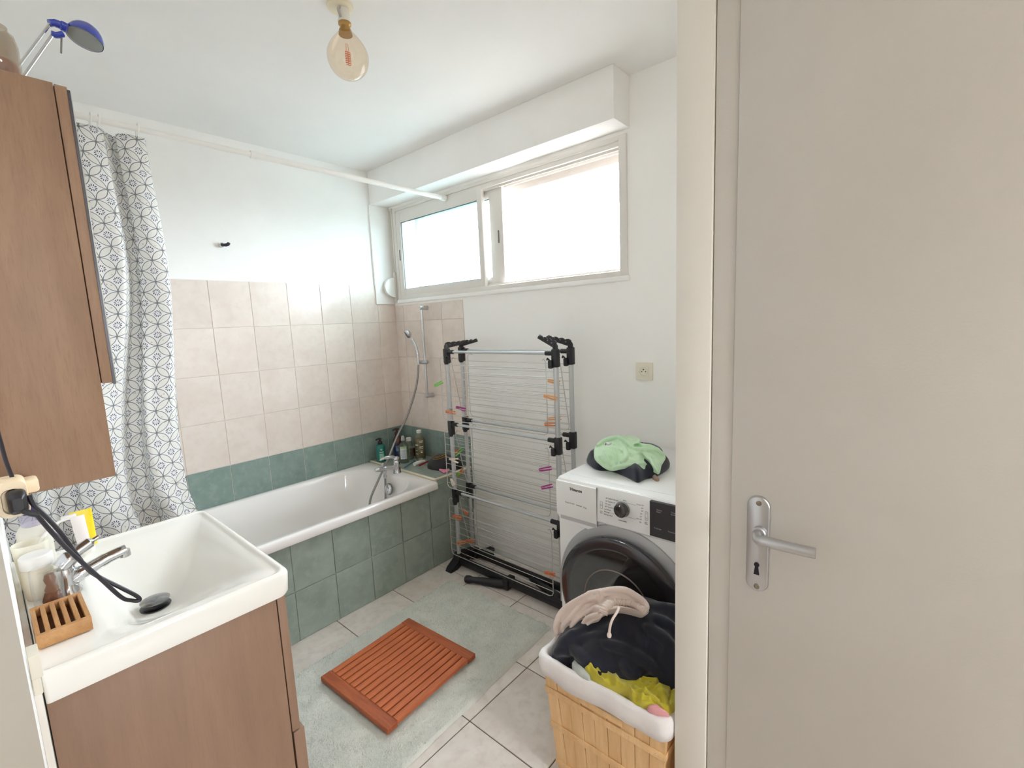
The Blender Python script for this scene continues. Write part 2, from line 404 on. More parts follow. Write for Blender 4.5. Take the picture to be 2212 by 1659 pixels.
for y, z in ((-.112, 1.93), (at(0, .025, 1077, 511).y, at(0, .025, 1077, 511).z)):
    x = -.0085 if y > -.5 else .0255
    bmq = prism(nb(), [(y+.006*cos(a)*.9, z+(.030 if sin(a) > 0 else -.030)+.006*sin(a)) for a in [2*pi*i/16 for i in range(16)]], x-.0012, x+.002)
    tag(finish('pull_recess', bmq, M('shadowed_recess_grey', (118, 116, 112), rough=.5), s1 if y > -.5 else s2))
# narrow post behind the gap between sashes, rolled shutter slat, outer sill
BOX('shutter_guide', (.075, .115, -1.79, -1.765, 1.64, 2.2), ALUW, win, bev=.003)
BOX('shutter_guide', (.075, .115, -.135, -.100, 1.64, 2.2), ALUW, win, bev=.003)
zA = at(0, .10, 1340, 350).z; zB_ = at(0, .10, 1340, 329).z; sh = nb(); box(sh, .10, .114, -1.768, -.12, zA, zB_, bev=.003); box(sh, .112, .122, -1.768, -.12, zB_-.01, 2.30, bev=.002)
so = finish('roller_shutter_end_slat', sh, M('shutter_slat_pale_rose', (226, 219, 214), rough=.45), win)
LATHE('slat_stop', [(.006, 0), (.0065, .006), (.004, .010), (0, .010)], (.100, -1.735, (zA+zB_)/2), M('grey_stop', (128, 124, 122), rough=.5), so, axis='x', n=16)
BOX('outer_sill', (.07, .30, -1.80, -.06, 1.60, 1.632), M('concrete_sill', (132, 128, 122), rough=.8), win, smooth=0)
# strap winder at the left of the window
t = thing('strap_winder', 'white half-round roller shutter strap winder at the corner left of the window', 'strap winder', (-.02, -.03, 1.63))
bmq = prism(nb(), [(-.012, 1.615), (-.016, 1.625), (-.016, 1.815), (-.012, 1.825), (-.002, 1.825), (-.002, 1.615)], -.022, -.046, 'y', .001); finish('wall_plate', bmq, ALUW, t)
bmq = prism(nb(), [(-.014+.0-.086*sin(a)*.95, 1.718+.068*cos(a)) for a in [pi*i/24 for i in range(25)]], -.018, -.040, 'y', .003); finish('drum_cover', bmq, WHITEP, t)
bmq = nb(); box(bmq, -.012, -.010, -.040, -.026, 1.82, 2.235); finish('strap', bmq, M('strap_grey_beige', (206, 198, 186), rough=.8, bump=.4, bs=600), t)
# strap guide channel
struct(BOX('trim_5', (-.010, .0, -.052, -.016, 1.83, 2.25), ALUW, bev=.004))

# ------------------------------------------------------------------ door and its furniture in the passage wall
d1 = tag(bpy.data.objects.new('door_1', None), kind='structure'); COL.objects.link(d1); d1.location = (XP, -2.5, 0)
BOX('door_frame', (XP+.006, XP+.075, -2.522, -2.478, 0, 2.155), DOORP, d1, bev=.002)
BOX('door_frame', (XP+.006, XP+.075, -3.38, -3.34, 0, 2.155), DOORP, d1, bev=.002)
BOX('door_frame', (XP+.006, XP+.075, -3.34, -2.522, 2.115, 2.155), DOORP, d1, bev=.002)
BOX('door_leaf', (XP+.002, XP+.042, -3.338, -2.5224, .008, 2.113), DOORP, d1, bev=.0015)
h = tag(bpy.data.objects.new('door_handle', None), 'satin aluminium lever handle on a long backplate'); COL.objects.link(h); h.parent = d1
hx = XP+.002
pa = at(0, hx, 1638, 1070); pb = at(0, hx, 1638, 1275); hz0, hz1 = pb.z, pa.z; hy = (at(0, hx, 1613, 1180).y+at(0, hx, 1663, 1180).y)/2; hw = abs(at(0, hx, 1613, 1180).y-at(0, hx, 1663, 1180).y)/2
out = [(hy+hw*cos(a), (hz1-hw if sin(a) >= 0 else hz0+hw)+hw*sin(a)) for a in [2*pi*i/40 for i in range(40)]]
bmq = nb()
def ring_(s, x): return [(x, hy+(a-hy)*s, (b-(hz0+hz1)/2)*((hz1-hz0)/2-(1-s)*hw)/((hz1-hz0)/2)+(hz0+hz1)/2) for a, b in out]
loft(bmq, [ring_(1, hx), ring_(1, hx-.003), ring_(.95, hx-.0065), ring_(.86, hx-.008)]); finish('backplate', bmq, SATIN, h)
lz = at(0, hx-.012, 1640, 1150).z
ly = at(0, hx-.012, 1641, 1150).y
LATHE('rose', [(.0135, 0), (.0135, .012), (.0115, .014)], (hx-.008, ly, lz), SATIN, h, ax2=(-1, 0, 0), n=24)
e1 = at(0, hx-.048, 1762, 1196)
lp = [(hx-.012, ly, lz), (hx-.030, ly+.001, lz), (hx-.043, ly-.006, lz-.003), (hx-.047, ly-.020, lz+(e1.z-lz)*.16), (hx-.049, ly-.045, lz+(e1.z-lz)*.42), (hx-.048, e1.y, e1.z)]
TUBE_('lever', lp, [.0095]*8+[.0098]*8+[.0105]*24+[.0102], SATIN, h, seg=16, sm=8)
for z in (hz1-.014, hz0+.012):
    sc = LATHE('screw', [(.0052, 0), (.0055, .0015), (.003, .0028), (0, .003)], (hx-.0075, hy-.001, z), M('screw_nickel', (150, 138, 124), rough=.35, metal=1), h, ax2=(-1, 0, 0), n=16)
kz = at(0, hx-.008, 1636, 1226).z
bmq = nb(); kp = [(hy+.0052*cos(a), kz+.006+.0052*sin(a)) for a in [-pi*.3+pi*1.6*i/16 for i in range(17)]]+[(hy-.0065+.001, kz-.016), (hy+.0055, kz-.016)]
prism(bmq, kp, hx-.0092, hx-.004); finish('keyhole', bmq, M('keyhole_black', (24, 18, 28), rough=.7), h)

# ------------------------------------------------------------------ bath: surround, tub, fittings
YF = -.6956; XE = -.305
sur = thing('bath_surround', 'green tiled bath panel and corner shelf along the back wall', 'bath surround', (-1.0, YF, 0))
BOX('panel_core', (XL+.01, -.004, YF+.006, YF+.05, 0, .487), GROUTC, sur, smooth=0)
BOX('shelf_core', (XE+.004, -.005, YF+.006, -.002, .487, .531), GROUTC, sur, smooth=0)
fx = [0, -.153]+[-.3556-TX*k for k in range(0, 9)]; fx = [x for x in fx if x > XL+.02]+[XL+.012]
for i in range(len(fx)-1):
    for z0, z1 in ((0, .2442), (.2442, .4935)):
        if i == 0: a, b = fx[1]+G, -.006
        else: a, b = fx[i+1]+G, fx[i]-G
        slab('panel_tile', sur, (a, b, YF, YF+.007, z0+G, (z1 if z0 == 0 else .4935)-G if i < 3 else (z1-G if z0 == 0 else .487)), GREENP)
for a, b in ((XE+.012, -.153-G), (-.153+G, -.006)):
    slab('edge_tile', sur, (a, b, YF, YF+.007, .4935+G, .529), GREENP)
for i in range(4):
    a, b = (yg[i+1]+G, yg[i]-G); a = max(a, YF+.012); b = min(b, -.005)
    slab('shelf_tile', sur, (XE+.012, -.153-G, a, b, .529, .536), GREENP); slab('shelf_tile', sur, (-.153+G, -.006, a, b, .529, .536), GREENP)
BOX('corner_profile', (XE+.010, -.006, YF-.0015, YF+.010, .5285, .5385), SEAL, sur, bev=.002)
BOX('silicone_joint', (XE-.004, XE+.012, YF+.0, -.004, .528, .5385), SEAL, sur, bev=.003)
BOX('end_profile', (XE-.001, XE+.011, YF-.001, YF+.008, .494, .530), SEAL, sur, bev=.001)
# bathtub
tub = thing('bathtub', 'white enamelled built-in bathtub behind the green tiled panel', 'bathtub', (-1.15, -.36, .1))
tx0, tx1, ty0, ty1 = XL+.012, XE-.003, -.735, -.003
def L3(x0, x1, y0, y1, r, z, n=10): return [(a, b, z) for a, b in rrect(x0, x1, y0, y1, r, n)]
rb = [.05, .10, .10, .05]
loops = [L3(tx0+.01, tx1-.004, ty0+.012, ty1, .012, .489), L3(tx0+.002, tx1, ty0+.003, ty1, .014, .489), L3(tx0, tx1, ty0, ty1, .016, .494), L3(tx0, tx1, ty0, ty1, .018, .522), L3(tx0+.004, tx1-.004, ty0+.004, ty1-.004, .018, .530), L3(tx0+.010, tx1-.010, ty0+.010, ty1-.008, .018, .532),
         L3(tx0+.05, tx1-.075, ty0+.040, ty1-.035, [.22, .12, .12, .22], .530), L3(tx0+.056, tx1-.083, ty0+.047, ty1-.042, [.21, .12, .12, .21], .524),
         L3(tx0+.07, tx1-.092, ty0+.060, ty1-.055, [.20, .12, .12, .20], .48), L3(tx0+.16, tx1-.13, ty0+.085, ty1-.085, [.18, .12, .12, .18], .30),
         L3(tx0+.25, tx1-.17, ty0+.11, ty1-.11, [.16, .12, .12, .16], .19), L3(tx0+.32, tx1-.22, ty0+.15, ty1-.15, [.12, .1, .1, .12], .155), L3(tx0+.40, tx1-.30, ty0+.22, ty1-.22, [.08, .07, .07, .08], .150)]
finish('tub_shell', loft(nb(), loops, False, True), ENAMEL, tub, smooth=50, recalc=False)
LATHE('overflow_cover', [(.031, 0), (.033, .004), (.030, .012), (.018, .018), (0, .019)], (-.428, -.395, .452), CHROME, tub, ax2=(-1, 0, .16), n=32)
LATHE('overflow_collar', [(.036, 0), (.037, .003), (.034, .004)], (-.424, -.395, .452), M('brushed_collar', (150, 148, 148), rough=.3, metal=1), tub, ax2=(-1, 0, .16), n=32)
# bath mixer tap
mx, my = -.345, -.375
mt = thing('bath_mixer_tap', 'chrome bath mixer tap on the right end of the tub rim', 'tap', (mx, my, .531))
LATHE('tap_body', [(.026, 0), (.026, .004), (.023, .008), (.0225, .05), (.023, .065), (.0215, .078), (.016, .086), (0, .089)], (mx, my, .531), CHROME, mt, n=28)
TUBE_('spout', [(mx, my, .565), (mx-.04, my+.004, .575), (mx-.09, my+.008, .580), (mx-.135, my+.012, .583), (mx-.148, my+.013, .580)], [.018]*6+[.0165]*6+[.0145]*6+[.012]*6+[.009], CHROME, mt, seg=16, sm=6)
TUBE_('lever', [(mx+.002, my, .621), (mx-.03, my+.006, .640), (mx-.075, my+.016, .642), (mx-.105, my+.022, .634)], [.012]*6+[.011]*6+[.007]*6+[.003], CHROME, mt, seg=12, sm=6)
LATHE('lever_cap', [(.0215, 0), (.0225, .010), (.018, .020), (.008, .026), (0, .027)], (mx, my, .612), CHROME, mt, n=24)
LATHE('diverter_knob', [(.006, 0), (.005, .012), (.0085, .014), (.009, .020), (.006, .024), (0, .025)], (mx-.092, my+.008, .592), CHROME, mt, n=20)
LATHE('hose_outlet', [(.010, 0), (.011, -.014), (.009, -.018), (.009, -.034), (.011, -.036), (.0085, -.052), (0, -.052)], (mx-.085, my+.007, .570), CHROME, mt, n=20)
# shower rail, head and hose
shy = -.358
sr = thing('shower_rail', 'vertical chrome shower rail with two wall brackets on the tiles', 'shower rail', (-.05, shy, .96))
for z in (1.561, .978):
    LATHE('wall_bracket', [(.0, -.006), (.011, -.005), (.0135, 0), (.0135, .030), (.015, .050), (.016, .057), (.0, .057)], (-.061, shy, z), CHROME if z > 1.2 else SATIN, sr, ax2=(1, 0, 0), n=24)
TUBE_('rail_bar', [(-.051, shy, 1.556), (-.051, shy, .982)], .0085, CHROME, sr, seg=16)
bmq = nb(); lathe(bmq, [(.0, -.030), (.011, -.029), (.0135, -.024), (.0135, .034), (.010, .040), (0, .041)], (-.055, shy+.006, 1.205), ax2=(-.25, 1, 0), n=24); finish('slider', bmq, SATIN, sr)
hp = [at(0, -.085, *q) for q in ((904, 784), (903, 770), (899, 752), (890, 733))]
hd = thing('hand_shower', 'chrome hand shower tilted in the rail slider', 'shower head', hp[0])
TUBE_('handle', [tuple(p) for p in hp], [.0085]*4+[.0105]*4+[.0115]*4+[.0125], CHROME, hd, seg=14, sm=4)
hc = at(0, -.10, 880, 722); nrm_ = (-.75, .35, -.42)
LATHE('spray_face', [(0, .009), (.026, .008), (.030, .003), (.031, -.002), (.026, -.014), (.014, -.024), (0, -.026)], hc, CHROME, hd, ax2=nrm_, n=32)
LATHE('spray_nozzles', [(.0, .0005), (.023, .0), (.024, -.002)], hc+Vector(nrm_).normalized()*.0092, M('nozzle_grey', (90, 92, 96), rough=.5), hd, ax2=nrm_, n=24)
hs = [tuple(at(1, y_, *q_)) for y_, q_ in ((-.375, (904, 788)), (-.368, (899, 835)), (-.36, (880, 897)), (-.352, (858, 943)), (-.345, (838, 992)), (-.34, (816, 1040)), (-.337, (799, 1084)))]+[ (-.535, -.335, .255), (-.525, -.338, .205), (-.49, -.345, .20), (-.455, -.355, .25), (-.44, -.363, .36), (mx-.085, my+.007, .52)]
tag(TUBE_('shower_hose', hs, .0066, M('hose_metal', (150, 148, 145), rough=.35, metal=.9), seg=10, sm=8), 'grey metal shower hose hanging from the slider into the tub', 'hose')

# ------------------------------------------------------------------ curtain rail and curtain
RY, RZ = -.605, 2.205
cr = thing('shower_curtain_rail', 'white telescopic curtain pole above the front of the bathtub', 'curtain rail', (-1.0, RY, RZ))
TUBE_('outer_tube', [(XL+.004, RY, RZ), (-1.09, RY, RZ)], .0105, WHITEP, cr, seg=16)
TUBE_('inner_tube', [(-1.10, RY, RZ), (-.03, RY, RZ)], .0130, WHITEP, cr, seg=16)
TUBE_('joint_collar', [(-1.112, RY, RZ), (-1.088, RY, RZ)], .0150, WHITEP, cr, seg=16)
LATHE('end_cap', [(.0145, 0), (.0175, .004), (.0185, .034), (0, .035)], (-.045, RY, RZ), WHITEP, cr, ax2=(1, 0, 0), n=20)
def curtainmat():
    t = NT('printed_curtain'); t.p.inputs['Roughness'].default_value = .55
    uv = t.n('ShaderNodeTexCoord').outputs['UV']; sp = t.n('ShaderNodeSeparateXYZ'); t.l(uv, sp.inputs[0])
    s = 1/.0555/sqrt(2)
    u = t.f('MULTIPLY', t.f('ADD', sp.outputs[0], sp.outputs[1]), s); v = t.f('MULTIPLY', t.f('SUBTRACT', sp.outputs[1], sp.outputs[0]), s)
    u = t.f('SUBTRACT', t.f('FRACT', u), .5); v = t.f('SUBTRACT', t.f('FRACT', v), .5)
    line = None; inside = None
    for dx, dy in ((1, 0), (-1, 0), (0, 1), (0, -1)):
        a = t.f('SUBTRACT', u, dx); b = t.f('SUBTRACT', v, dy)
        d = t.f('SQRT', t.f('ADD', t.f('MULTIPLY', a, a), t.f('MULTIPLY', b, b)))
        l = t.f('LESS_THAN', t.f('ABSOLUTE', t.f('SUBTRACT', d, .688)), .018); i = t.f('LESS_THAN', d, .688)
        line = l if line is None else t.f('MAXIMUM', line, l); inside = i if inside is None else t.f('MAXIMUM', inside, i)
    r = t.f('SQRT', t.f('ADD', t.f('MULTIPLY', u, u), t.f('MULTIPLY', v, v)))
    an = t.f('ARCTAN2', v, u)
    fl = t.f('MULTIPLY', t.f('MULTIPLY', t.f('GREATER_THAN', r, .10), t.f('LESS_THAN', r, .215)), t.f('GREATER_THAN', t.f('COSINE', t.f('MULTIPLY', an, 10)), .15))
    fl = t.f('MAXIMUM', fl, t.f('LESS_THAN', r, .022))
    dots = t.n('ShaderNodeTexVoronoi'); dots.inputs['Scale'].default_value = 60; t.l(uv, dots.inputs['Vector'])
    dt = t.f('MULTIPLY', inside, t.f('LESS_THAN', dots.outputs['Distance'], .16))
    c = t.mix(inside, lin((242, 242, 242)), lin((239, 238, 234))); c = t.mix(dt, c, lin((206, 196, 180)))
    c = t.mix(line, c, lin((104, 110, 114))); c = t.mix(fl, c, lin((70, 78, 96)))
    t.l(c, t.p.inputs['Base Color']); t.p.inputs['Subsurface Weight'].default_value = 0
    tl = t.n('ShaderNodeBsdfTranslucent'); t.l(c, tl.inputs[0]); ms = t.n('ShaderNodeMixShader'); ms.inputs[0].default_value = .25
    t.l(t.p.outputs[0], ms.inputs[1]); t.l(tl.outputs[0], ms.inputs[2]); t.l(ms.outputs[0], t.out.inputs[0]); return t.m
cu = thing('shower_curtain', 'white shower curtain with dark interlaced circle print, bunched at the left', 'shower curtain', (-1.7, -.68, .35))
def curtain():
    NU, NV = 260, 90; bm = nb(); uvl = bm.loops.layers.uv.new('UVMap'); V = []; Z1, Z0 = 2.170, .36
    def ss(a, b, t): t = max(0, min(1, (t-a)/(b-a))); return t*t*(3-2*t)
    # plan of the pleats, from the free right edge leftwards: (distance along x, depth towards the viewer)
    top = [(0, .0), (-.010, -.014), (-.055, -.020), (-.085, .004), (-.074, .026), (-.092, .030), (-.118, .000), (-.130, -.022), (-.180, -.030), (-.222, -.010), (-.226, .022), (-.250, .028), (-.275, -.004), (-.300, -.028), (-.345, -.024), (-.365, .010), (-.39, .022), (-.42, -.012), (-.45, -.024), (-.47, .0)]
    low = [(0, .012), (-.014, -.018), (-.060, -.030), (-.100, -.012), (-.112, .020), (-.140, .026), (-.165, -.006), (-.190, -.030), (-.235, -.040), (-.275, -.022), (-.290, .012), (-.310, .022), (-.335, -.006), (-.36, -.028), (-.39, -.020), (-.40, .010), (-.415, .018), (-.43, -.012), (-.45, -.022), (-.465, .0)]
    for j in range(NV+1):
        v = j/NV; z = Z1+(Z0-Z1)*v; row = []
        e = .012*ss(0, .2, v)-.072*ss(.22, .66, v)+.035*ss(.70, .82, v)
        k = ss(.1, .75, v); xr = -1.478+e; yc = RY-.004-.150*ss(.03, .9, v)
        pl = [Vector((a[0]*(1-k)+b_[0]*k, a[1]*(1-k)+b_[1]*k, 0)) for a, b_ in zip(top, low)]
        pl = [p_+Vector((.010*sin(3.1*v+i*1.7)*k, .010*sin(7*v+i*2.3)*ss(0, .3, v), 0)) for i, p_ in enumerate(pl)]
        cv = spline(pl, 8); arc = [0]
        for a, b_ in zip(cv, cv[1:]): arc.append(arc[-1]+(b_-a).length)
        L = arc[-1]; n = 0
        for i in range(NU+1):
            t_ = i/NU*L
            while n < len(arc)-2 and arc[n+1] < t_: n += 1
            f = (t_-arc[n])/max(1e-6, arc[n+1]-arc[n]); P = cv[n].lerp(cv[n+1], f)
            wr_ = .003*noise.noise(Vector((t_*16, z*7, 2)))*k
            row.append((bm.verts.new((xr+P.x, yc+P.y+wr_, z)), t_, z))
        V.append(row)
    for j in range(NV):
        for i in range(NU):
            q = (V[j][i], V[j][i+1], V[j+1][i+1], V[j+1][i]); f = bm.faces.new([a[0] for a in q])
            for lp_, a in zip(f.loops, q): lp_[uvl].uv = (a[1], a[2])
    o = finish('curtain_cloth', bm, curtainmat(), cu, smooth=180, recalc=False)
    md = o.modifiers.new('thickness', 'SOLIDIFY'); md.thickness = .0012; md.offset = 0
curtain()
for x in (-1.90, -1.83, -1.757, -1.675, -1.628, -1.606, -1.498):
    bmq = nb(); tube(bmq, [(x+.004*sin(a), RY+.0195*cos(a), RZ-.008+.027*sin(a)) for a in [2*pi*i/20 for i in range(20)]], .0028, 8, closed=True); finish('curtain_ring', bmq, WHITEP, cu)

# ------------------------------------------------------------------ wall hook
p = Vector((-1.063, 0, 1.913)); t = thing('wall_hook', 'small chrome and black hook high on the bare back wall', 'hook', (p.x, -.002, p.z-.012))
LATHE('hook_base', [(.013, 0), (.013, .010), (.011, .022), (0, .023)], (p.x-.006, .003, p.z), CHROME, t, ax2=(0, -1, 0), n=24)
TUBE_('hook_arm', [(p.x-.006, -.018, p.z), (p.x+.006, -.032, p.z-.002), (p.x+.016, -.040, p.z+.002), (p.x+.020, -.040, p.z+.010)], [.008]*5+[.0085]*5+[.008]*5+[.005], M('hook_black', (40, 34, 58), rough=.3), t, seg=12, sm=5)

# ------------------------------------------------------------------ ceiling bulb
bx_, by_ = -1.083, -1.362
t = thing('ceiling_bulb', 'bare amber filament globe bulb hanging from its cream ceiling socket', 'light bulb', (bx_, by_, 2.25))
LATHE('ceiling_rose', [(.041, 0), (.042, -.004), (.040, -.009), (.033, -.012), (0, -.0125)], (bx_-.003, by_+.008, H), CREAMP, t, n=40)
LATHE('lamp_socket', [(.016, 0), (.018, -.004), (.0185, -.032), (.021, -.036), (.021, -.041), (0, -.041)], (bx_+.004, by_, H-.012), M('aged_white_plastic', (226, 222, 212), rough=.5), t, n=28)
bmq = nb(); tube(bmq, spline([(bx_-.008, by_-.004, H-.012), (bx_-.022, by_-.010, H-.026), (bx_-.014, by_-.008, H-.046)], 6), .0035, 8); finish('wire', bmq, M('wire_grey', (176, 172, 166), rough=.5), t)
LATHE('brass_cap', [(.0195, 0), (.020, -.006), (.0155, -.012), (.0165, -.018), (.020, -.024), (.0215, -.036), (0, -.036)], (bx_+.004, by_, H-.052), M('old_brass', (176, 140, 84), rough=.35, metal=.8), t, n=28)
zt, zb_ = H-.078, 2.252; hh = zt-zb_; prof = []
for i in range(33):
    a = i/32
    prof.append((max(0, .0195+(.0645-.0195)*sin(min(1, a*1.9)*pi/2) if a < .5 else .0645*sqrt(max(0, 1-((a-.5)/.5)**2.3))), -a*hh))
LATHE('glass_globe', prof, (bx_+.006, by_, zt), thin('amber_glass', (251, 242, 230), .05, .02), t, n=48)
bmq = nb()
tube(bmq, [(bx_+.003, by_, zt-.035), (bx_+.001, by_, zt-.060)], .0008, 6); tube(bmq, [(bx_+.009, by_, zt-.035), (bx_+.010, by_, zt-.060)], .0008, 6)
for sx in (-1, 1):
    tube(bmq, [(bx_+.006+sx*.0045+.0045*cos(k*.9), by_+.0045*sin(k*.9), zt-.058-k*.00078) for k in range(52)], .0009, 6)
tube(bmq, [(bx_+.006, by_, zt-.056), (bx_+.006, by_, zt-.100)], .0011, 6)
finish('filament', bmq, M('filament_orange', (226, 132, 92), rough=.5), t)

# ------------------------------------------------------------------ wall socket on the window wall
pc = at(0, 0, 1393, 802)
t = thing('wall_socket', 'ivory square wall socket on the white wall above the washing machine', 'socket', (-.005, pc.y, pc.z-.04))
y, z = pc.y, pc.z
BOX('cover_frame', (-.010, .001, y-.0405, y+.0405, z-.0405, z+.0405), IVORY, t, bev=.003)
BOX('socket_insert', (-.0125, -.008, y-.0235, y+.0235, z-.0235, z+.0235), IVORY, t, bev=.001)
LATHE('socket_well', [(.0195, .0004), (.0195, -.0006), (.0185, -.0002), (.0182, .0006), (.0, .0007)], (-.0126, y, z), M('ivory_well', (206, 198, 178), rough=.5), t, ax2=(1, 0, 0), n=32)
for dy in (-.0095, .0095): LATHE('contact_hole', [(.0026, 0), (.0026, -.0006), (0, -.0006)], (-.0128, y+dy, z), M('dark_hole', (70, 52, 44), rough=.7), t, ax2=(1, 0, 0), n=12)
LATHE('earth_pin', [(.0024, 0), (.0026, -.006), (0, -.008)], (-.0126, y, z+.010), M('dark_hole', (70, 52, 44)), t, ax2=(1, 0, 0), n=12)

# ------------------------------------------------------------------ vanity unit
vx0, vx1, vy0, vy1 = -1.9885, -1.598, -1.735, -1.145
t = thing('vanity_cabinet', 'brown wood-effect vanity cabinet under the white washbasin', 'cabinet', (-1.8, -1.44, .04))
BOX('side_panel', (vx0, vx1-.018, vy0, vy0+.018, .04, .843), OAKV, t, bev=.001)
BOX('side_panel', (vx0, vx1-.018, vy1-.018, vy1, .04, .843), OAKV, t, bev=.001)
BOX('back_panel', (vx0, vx0+.012, vy0+.018, vy1-.018, .04, .70), OAKV, t)
BOX('bottom_panel', (vx0+.012, vx1-.02, vy0+.018, vy1-.018, .04, .058), OAKV, t)
BOX('drawer_front', (vx1-.0155, vx1+.003, vy0+.001, vy1-.001, .497, .840), OAKV, t, bev=.001)
BOX('drawer_front', (vx1-.0135, vx1+.012, vy0+.001, vy1-.001, .06, .493), OAKV, t, bev=.001)
for y in (vy0+.04, vy1-.04):
    for x in (vx0+.04, vx1-.06): LATHE('leg', [(.015, 0), (.013, .04)], (x, y, 0), BLACKP, t, n=12)
# basin
bs_ = thing('washbasin', 'white ceramic washbasin with a sloping rectangular bowl', 'washbasin', (-1.8, -1.44, .845))
bx0, bx1, by0, by1 = -1.9885, -1.582, -1.748, -1.134
R4 = [.022, .006, .006, .022]
loops = [L3(bx0, bx1-.012, by0+.010, by1-.010, R4, .846, 8), L3(bx0, bx1-.006, by0+.006, by1-.006, R4, .843, 8), L3(bx0, bx1-.002, by0+.003, by1-.003, R4, .850, 8), L3(bx0, bx1, by0, by1, R4, .894, 8),
         L3(bx0, bx1-.003, by0+.003, by1-.003, R4, .900, 8), L3(bx0+.002, bx1-.009, by0+.009, by1-.009, R4, .9015, 8), L3(bx0+.004, bx1-.014, by0+.014, by1-.014, R4, .8995, 8)]
def bl(x0, x1, y0_, y1_, r, z): loops.append(L3(x0, x1, y0_, y1_, r, z, 8))
bl(-1.981, bx1-.016, by0+.018, by1-.017, .020, .8965)
for k in range(15):
    t_ = k/14; e_ = t_*t_*(3-2*t_); ea = 1-(1-t_)**2.2
    bl(-1.912+(-1.822+1.912)*(t_*.6+ea*.4), bx1-.019+(-1.748-bx1+.019)*t_, by0+.022+(-1.492-by0-.022)*t_, by1-.020+(-1.418-by1+.020)*t_, .030+.045*sin(pi*t_)*.8, .8955-.0955*e_**.85)
finish('basin_shell', loft(nb(), loops, False, True), CERAM, bs_, smooth=60, recalc=False)
dc = at(2, .818, 337, 1305)
dcx, dcy = -1.785, -1.455
LATHE('drain_collar', [(.030, 0), (.031, .003), (.024, .0045), (0, .004)], (dcx, dcy, .8005), M('dark_steel', (88, 88, 92), rough=.3, metal=1), bs_, n=32)
LATHE('drain_plug', [(.010, 0), (.012, .012), (.029, .013), (.030, .015), (.022, .0185), (0, .0205)], (dcx, dcy, .803), M('dull_chrome', (170, 170, 172), (150, 150, 152), scale=90, rough=.25, metal=1), bs_, n=40)
# basin tap
ax_, ay_ = -1.925, -1.425
t = thing('basin_mixer_tap', 'chrome single-lever tap at the wall side of the washbasin', 'tap', (ax_, ay_, .895))
LATHE('tap_body', [(.025, 0), (.025, .004), (.021, .010), (.019, .030), (.020, .050), (.017, .058), (0, .061)], (ax_, ay_, .895), CHROME, t, n=28)
TUBE_('spout', [(ax_+.004, ay_, .922), (ax_+.035, ay_, .932), (ax_+.075, ay_+.002, .944), (ax_+.108, ay_+.003, .950)], [.016]*5+[.0135]*5+[.0125]*5+[.0118], CHROME, t, seg=16, sm=5)
LATHE('aerator', [(.0115, 0), (.012, -.014), (.010, -.016), (0, -.016)], (ax_+.103, ay_+.003, .950), CHROME, t, n=20)
TUBE_('lever', [(ax_-.004, ay_, .955), (ax_+.02, ay_+.004, .975), (ax_+.055, ay_+.010, .992), (ax_+.068, ay_+.012, .996)], [.017]*5+[.012]*5+[.005]*5+[.003], CHROME, t, seg=14, sm=5)
# bamboo soap dish
sx0, sx1, sy0, sy1 = -1.986, -1.911, -1.650, -1.512; sz = .8975
t = thing('soap_dish', 'rectangular bamboo soap dish with five open slots beside the tap', 'soap dish', (-1.95, -1.58, sz))
BOX('side_rail', (sx0, sx1, sy0, sy0+.009, sz, sz+.026), BAMB, t, bev=.001)
BOX('side_rail', (sx0, sx1, sy1-.009, sy1, sz, sz+.026), BAMB, t, bev=.001)
BOX('base_board', (sx0+.004, sx1-.004, sy0+.008, sy1-.008, sz+.001, sz+.006), M('dark_bamboo', (146, 112, 80), (120, 90, 62), scale=20, rough=.6), t)
for k in range(6):
    xc = sx0+.0035+(sx1-sx0-.007)*k/5; BOX('slat', (xc-.0035, xc+.0035, sy0+.008, sy1-.008, sz+.004, sz+.0255), BAMB, t, bev=.0008)

# ------------------------------------------------------------------ things on the wall side of the basin
CLEARW = thin('milky_plastic', (250, 248, 244), .05, .1, .75, (250, 248, 240))
CLEARG = thin('clear_glass', (253, 253, 252), .06, .02)
zb0 = .8965
t = thing('tumbler', 'clear tumbler glass holding a shaving brush, behind the bamboo soap dish', 'glass', (-1.955, -1.478, zb0))
LATHE('glass_wall', [(0, 0), (.021, 0), (.023, .004), (.0255, .085), (.024, .086), (.0215, .006), (0, .005)], (-1.955, -1.478, zb0), CLEARG, t, n=36)
t = thing('shaving_brush', 'brown shaving brush standing in the tumbler glass', 'brush', (-1.95, -1.478, zb0+.006))
LATHE('bristles', [(0, 0), (.015, .002), (.0165, .012), (.011, .028), (0, .028)], (-1.95, -1.478, zb0+.006), M('brown_bristle', (112, 66, 48), (84, 46, 34), scale=60, rough=.8, bump=.8, bs=500), t, n=24)
LATHE('brush_handle', [(.010, 0), (.011, .006), (.007, .016), (.010, .028), (.007, .038), (0, .040)], (-1.95, -1.478, zb0+.034), M('brown_handle', (120, 84, 66), rough=.3), t, n=20)
t = thing('cosmetic_jar', 'squat ivory jar with a ribbed screw lid behind the tap', 'jar', (-1.962, -1.395, zb0))
LATHE('jar_body', [(0, 0), (.024, 0), (.026, .004), (.026, .062), (.022, .068), (0, .068)], (-1.962, -1.395, zb0), M('ivory_jar', (240, 232, 214), rough=.35), t, n=32)
LATHE('lid', [(.0265, 0), (.027, .003), (.027, .024), (.024, .027), (0, .0275)], (-1.962, -1.395, zb0+.068), WHITEP, t, n=32)
text('printed_mark', 'e', .016, (-1.9358, -1.405, zb0+.045), PRINT, t, rot=Matrix(((0, 0, 1), (1, 0, 0), (0, 1, 0))))
t = thing('lotion_bottle', 'tall translucent white bottle with a dark violet cap below the cabinet', 'bottle', (-1.955, -1.28, zb0))
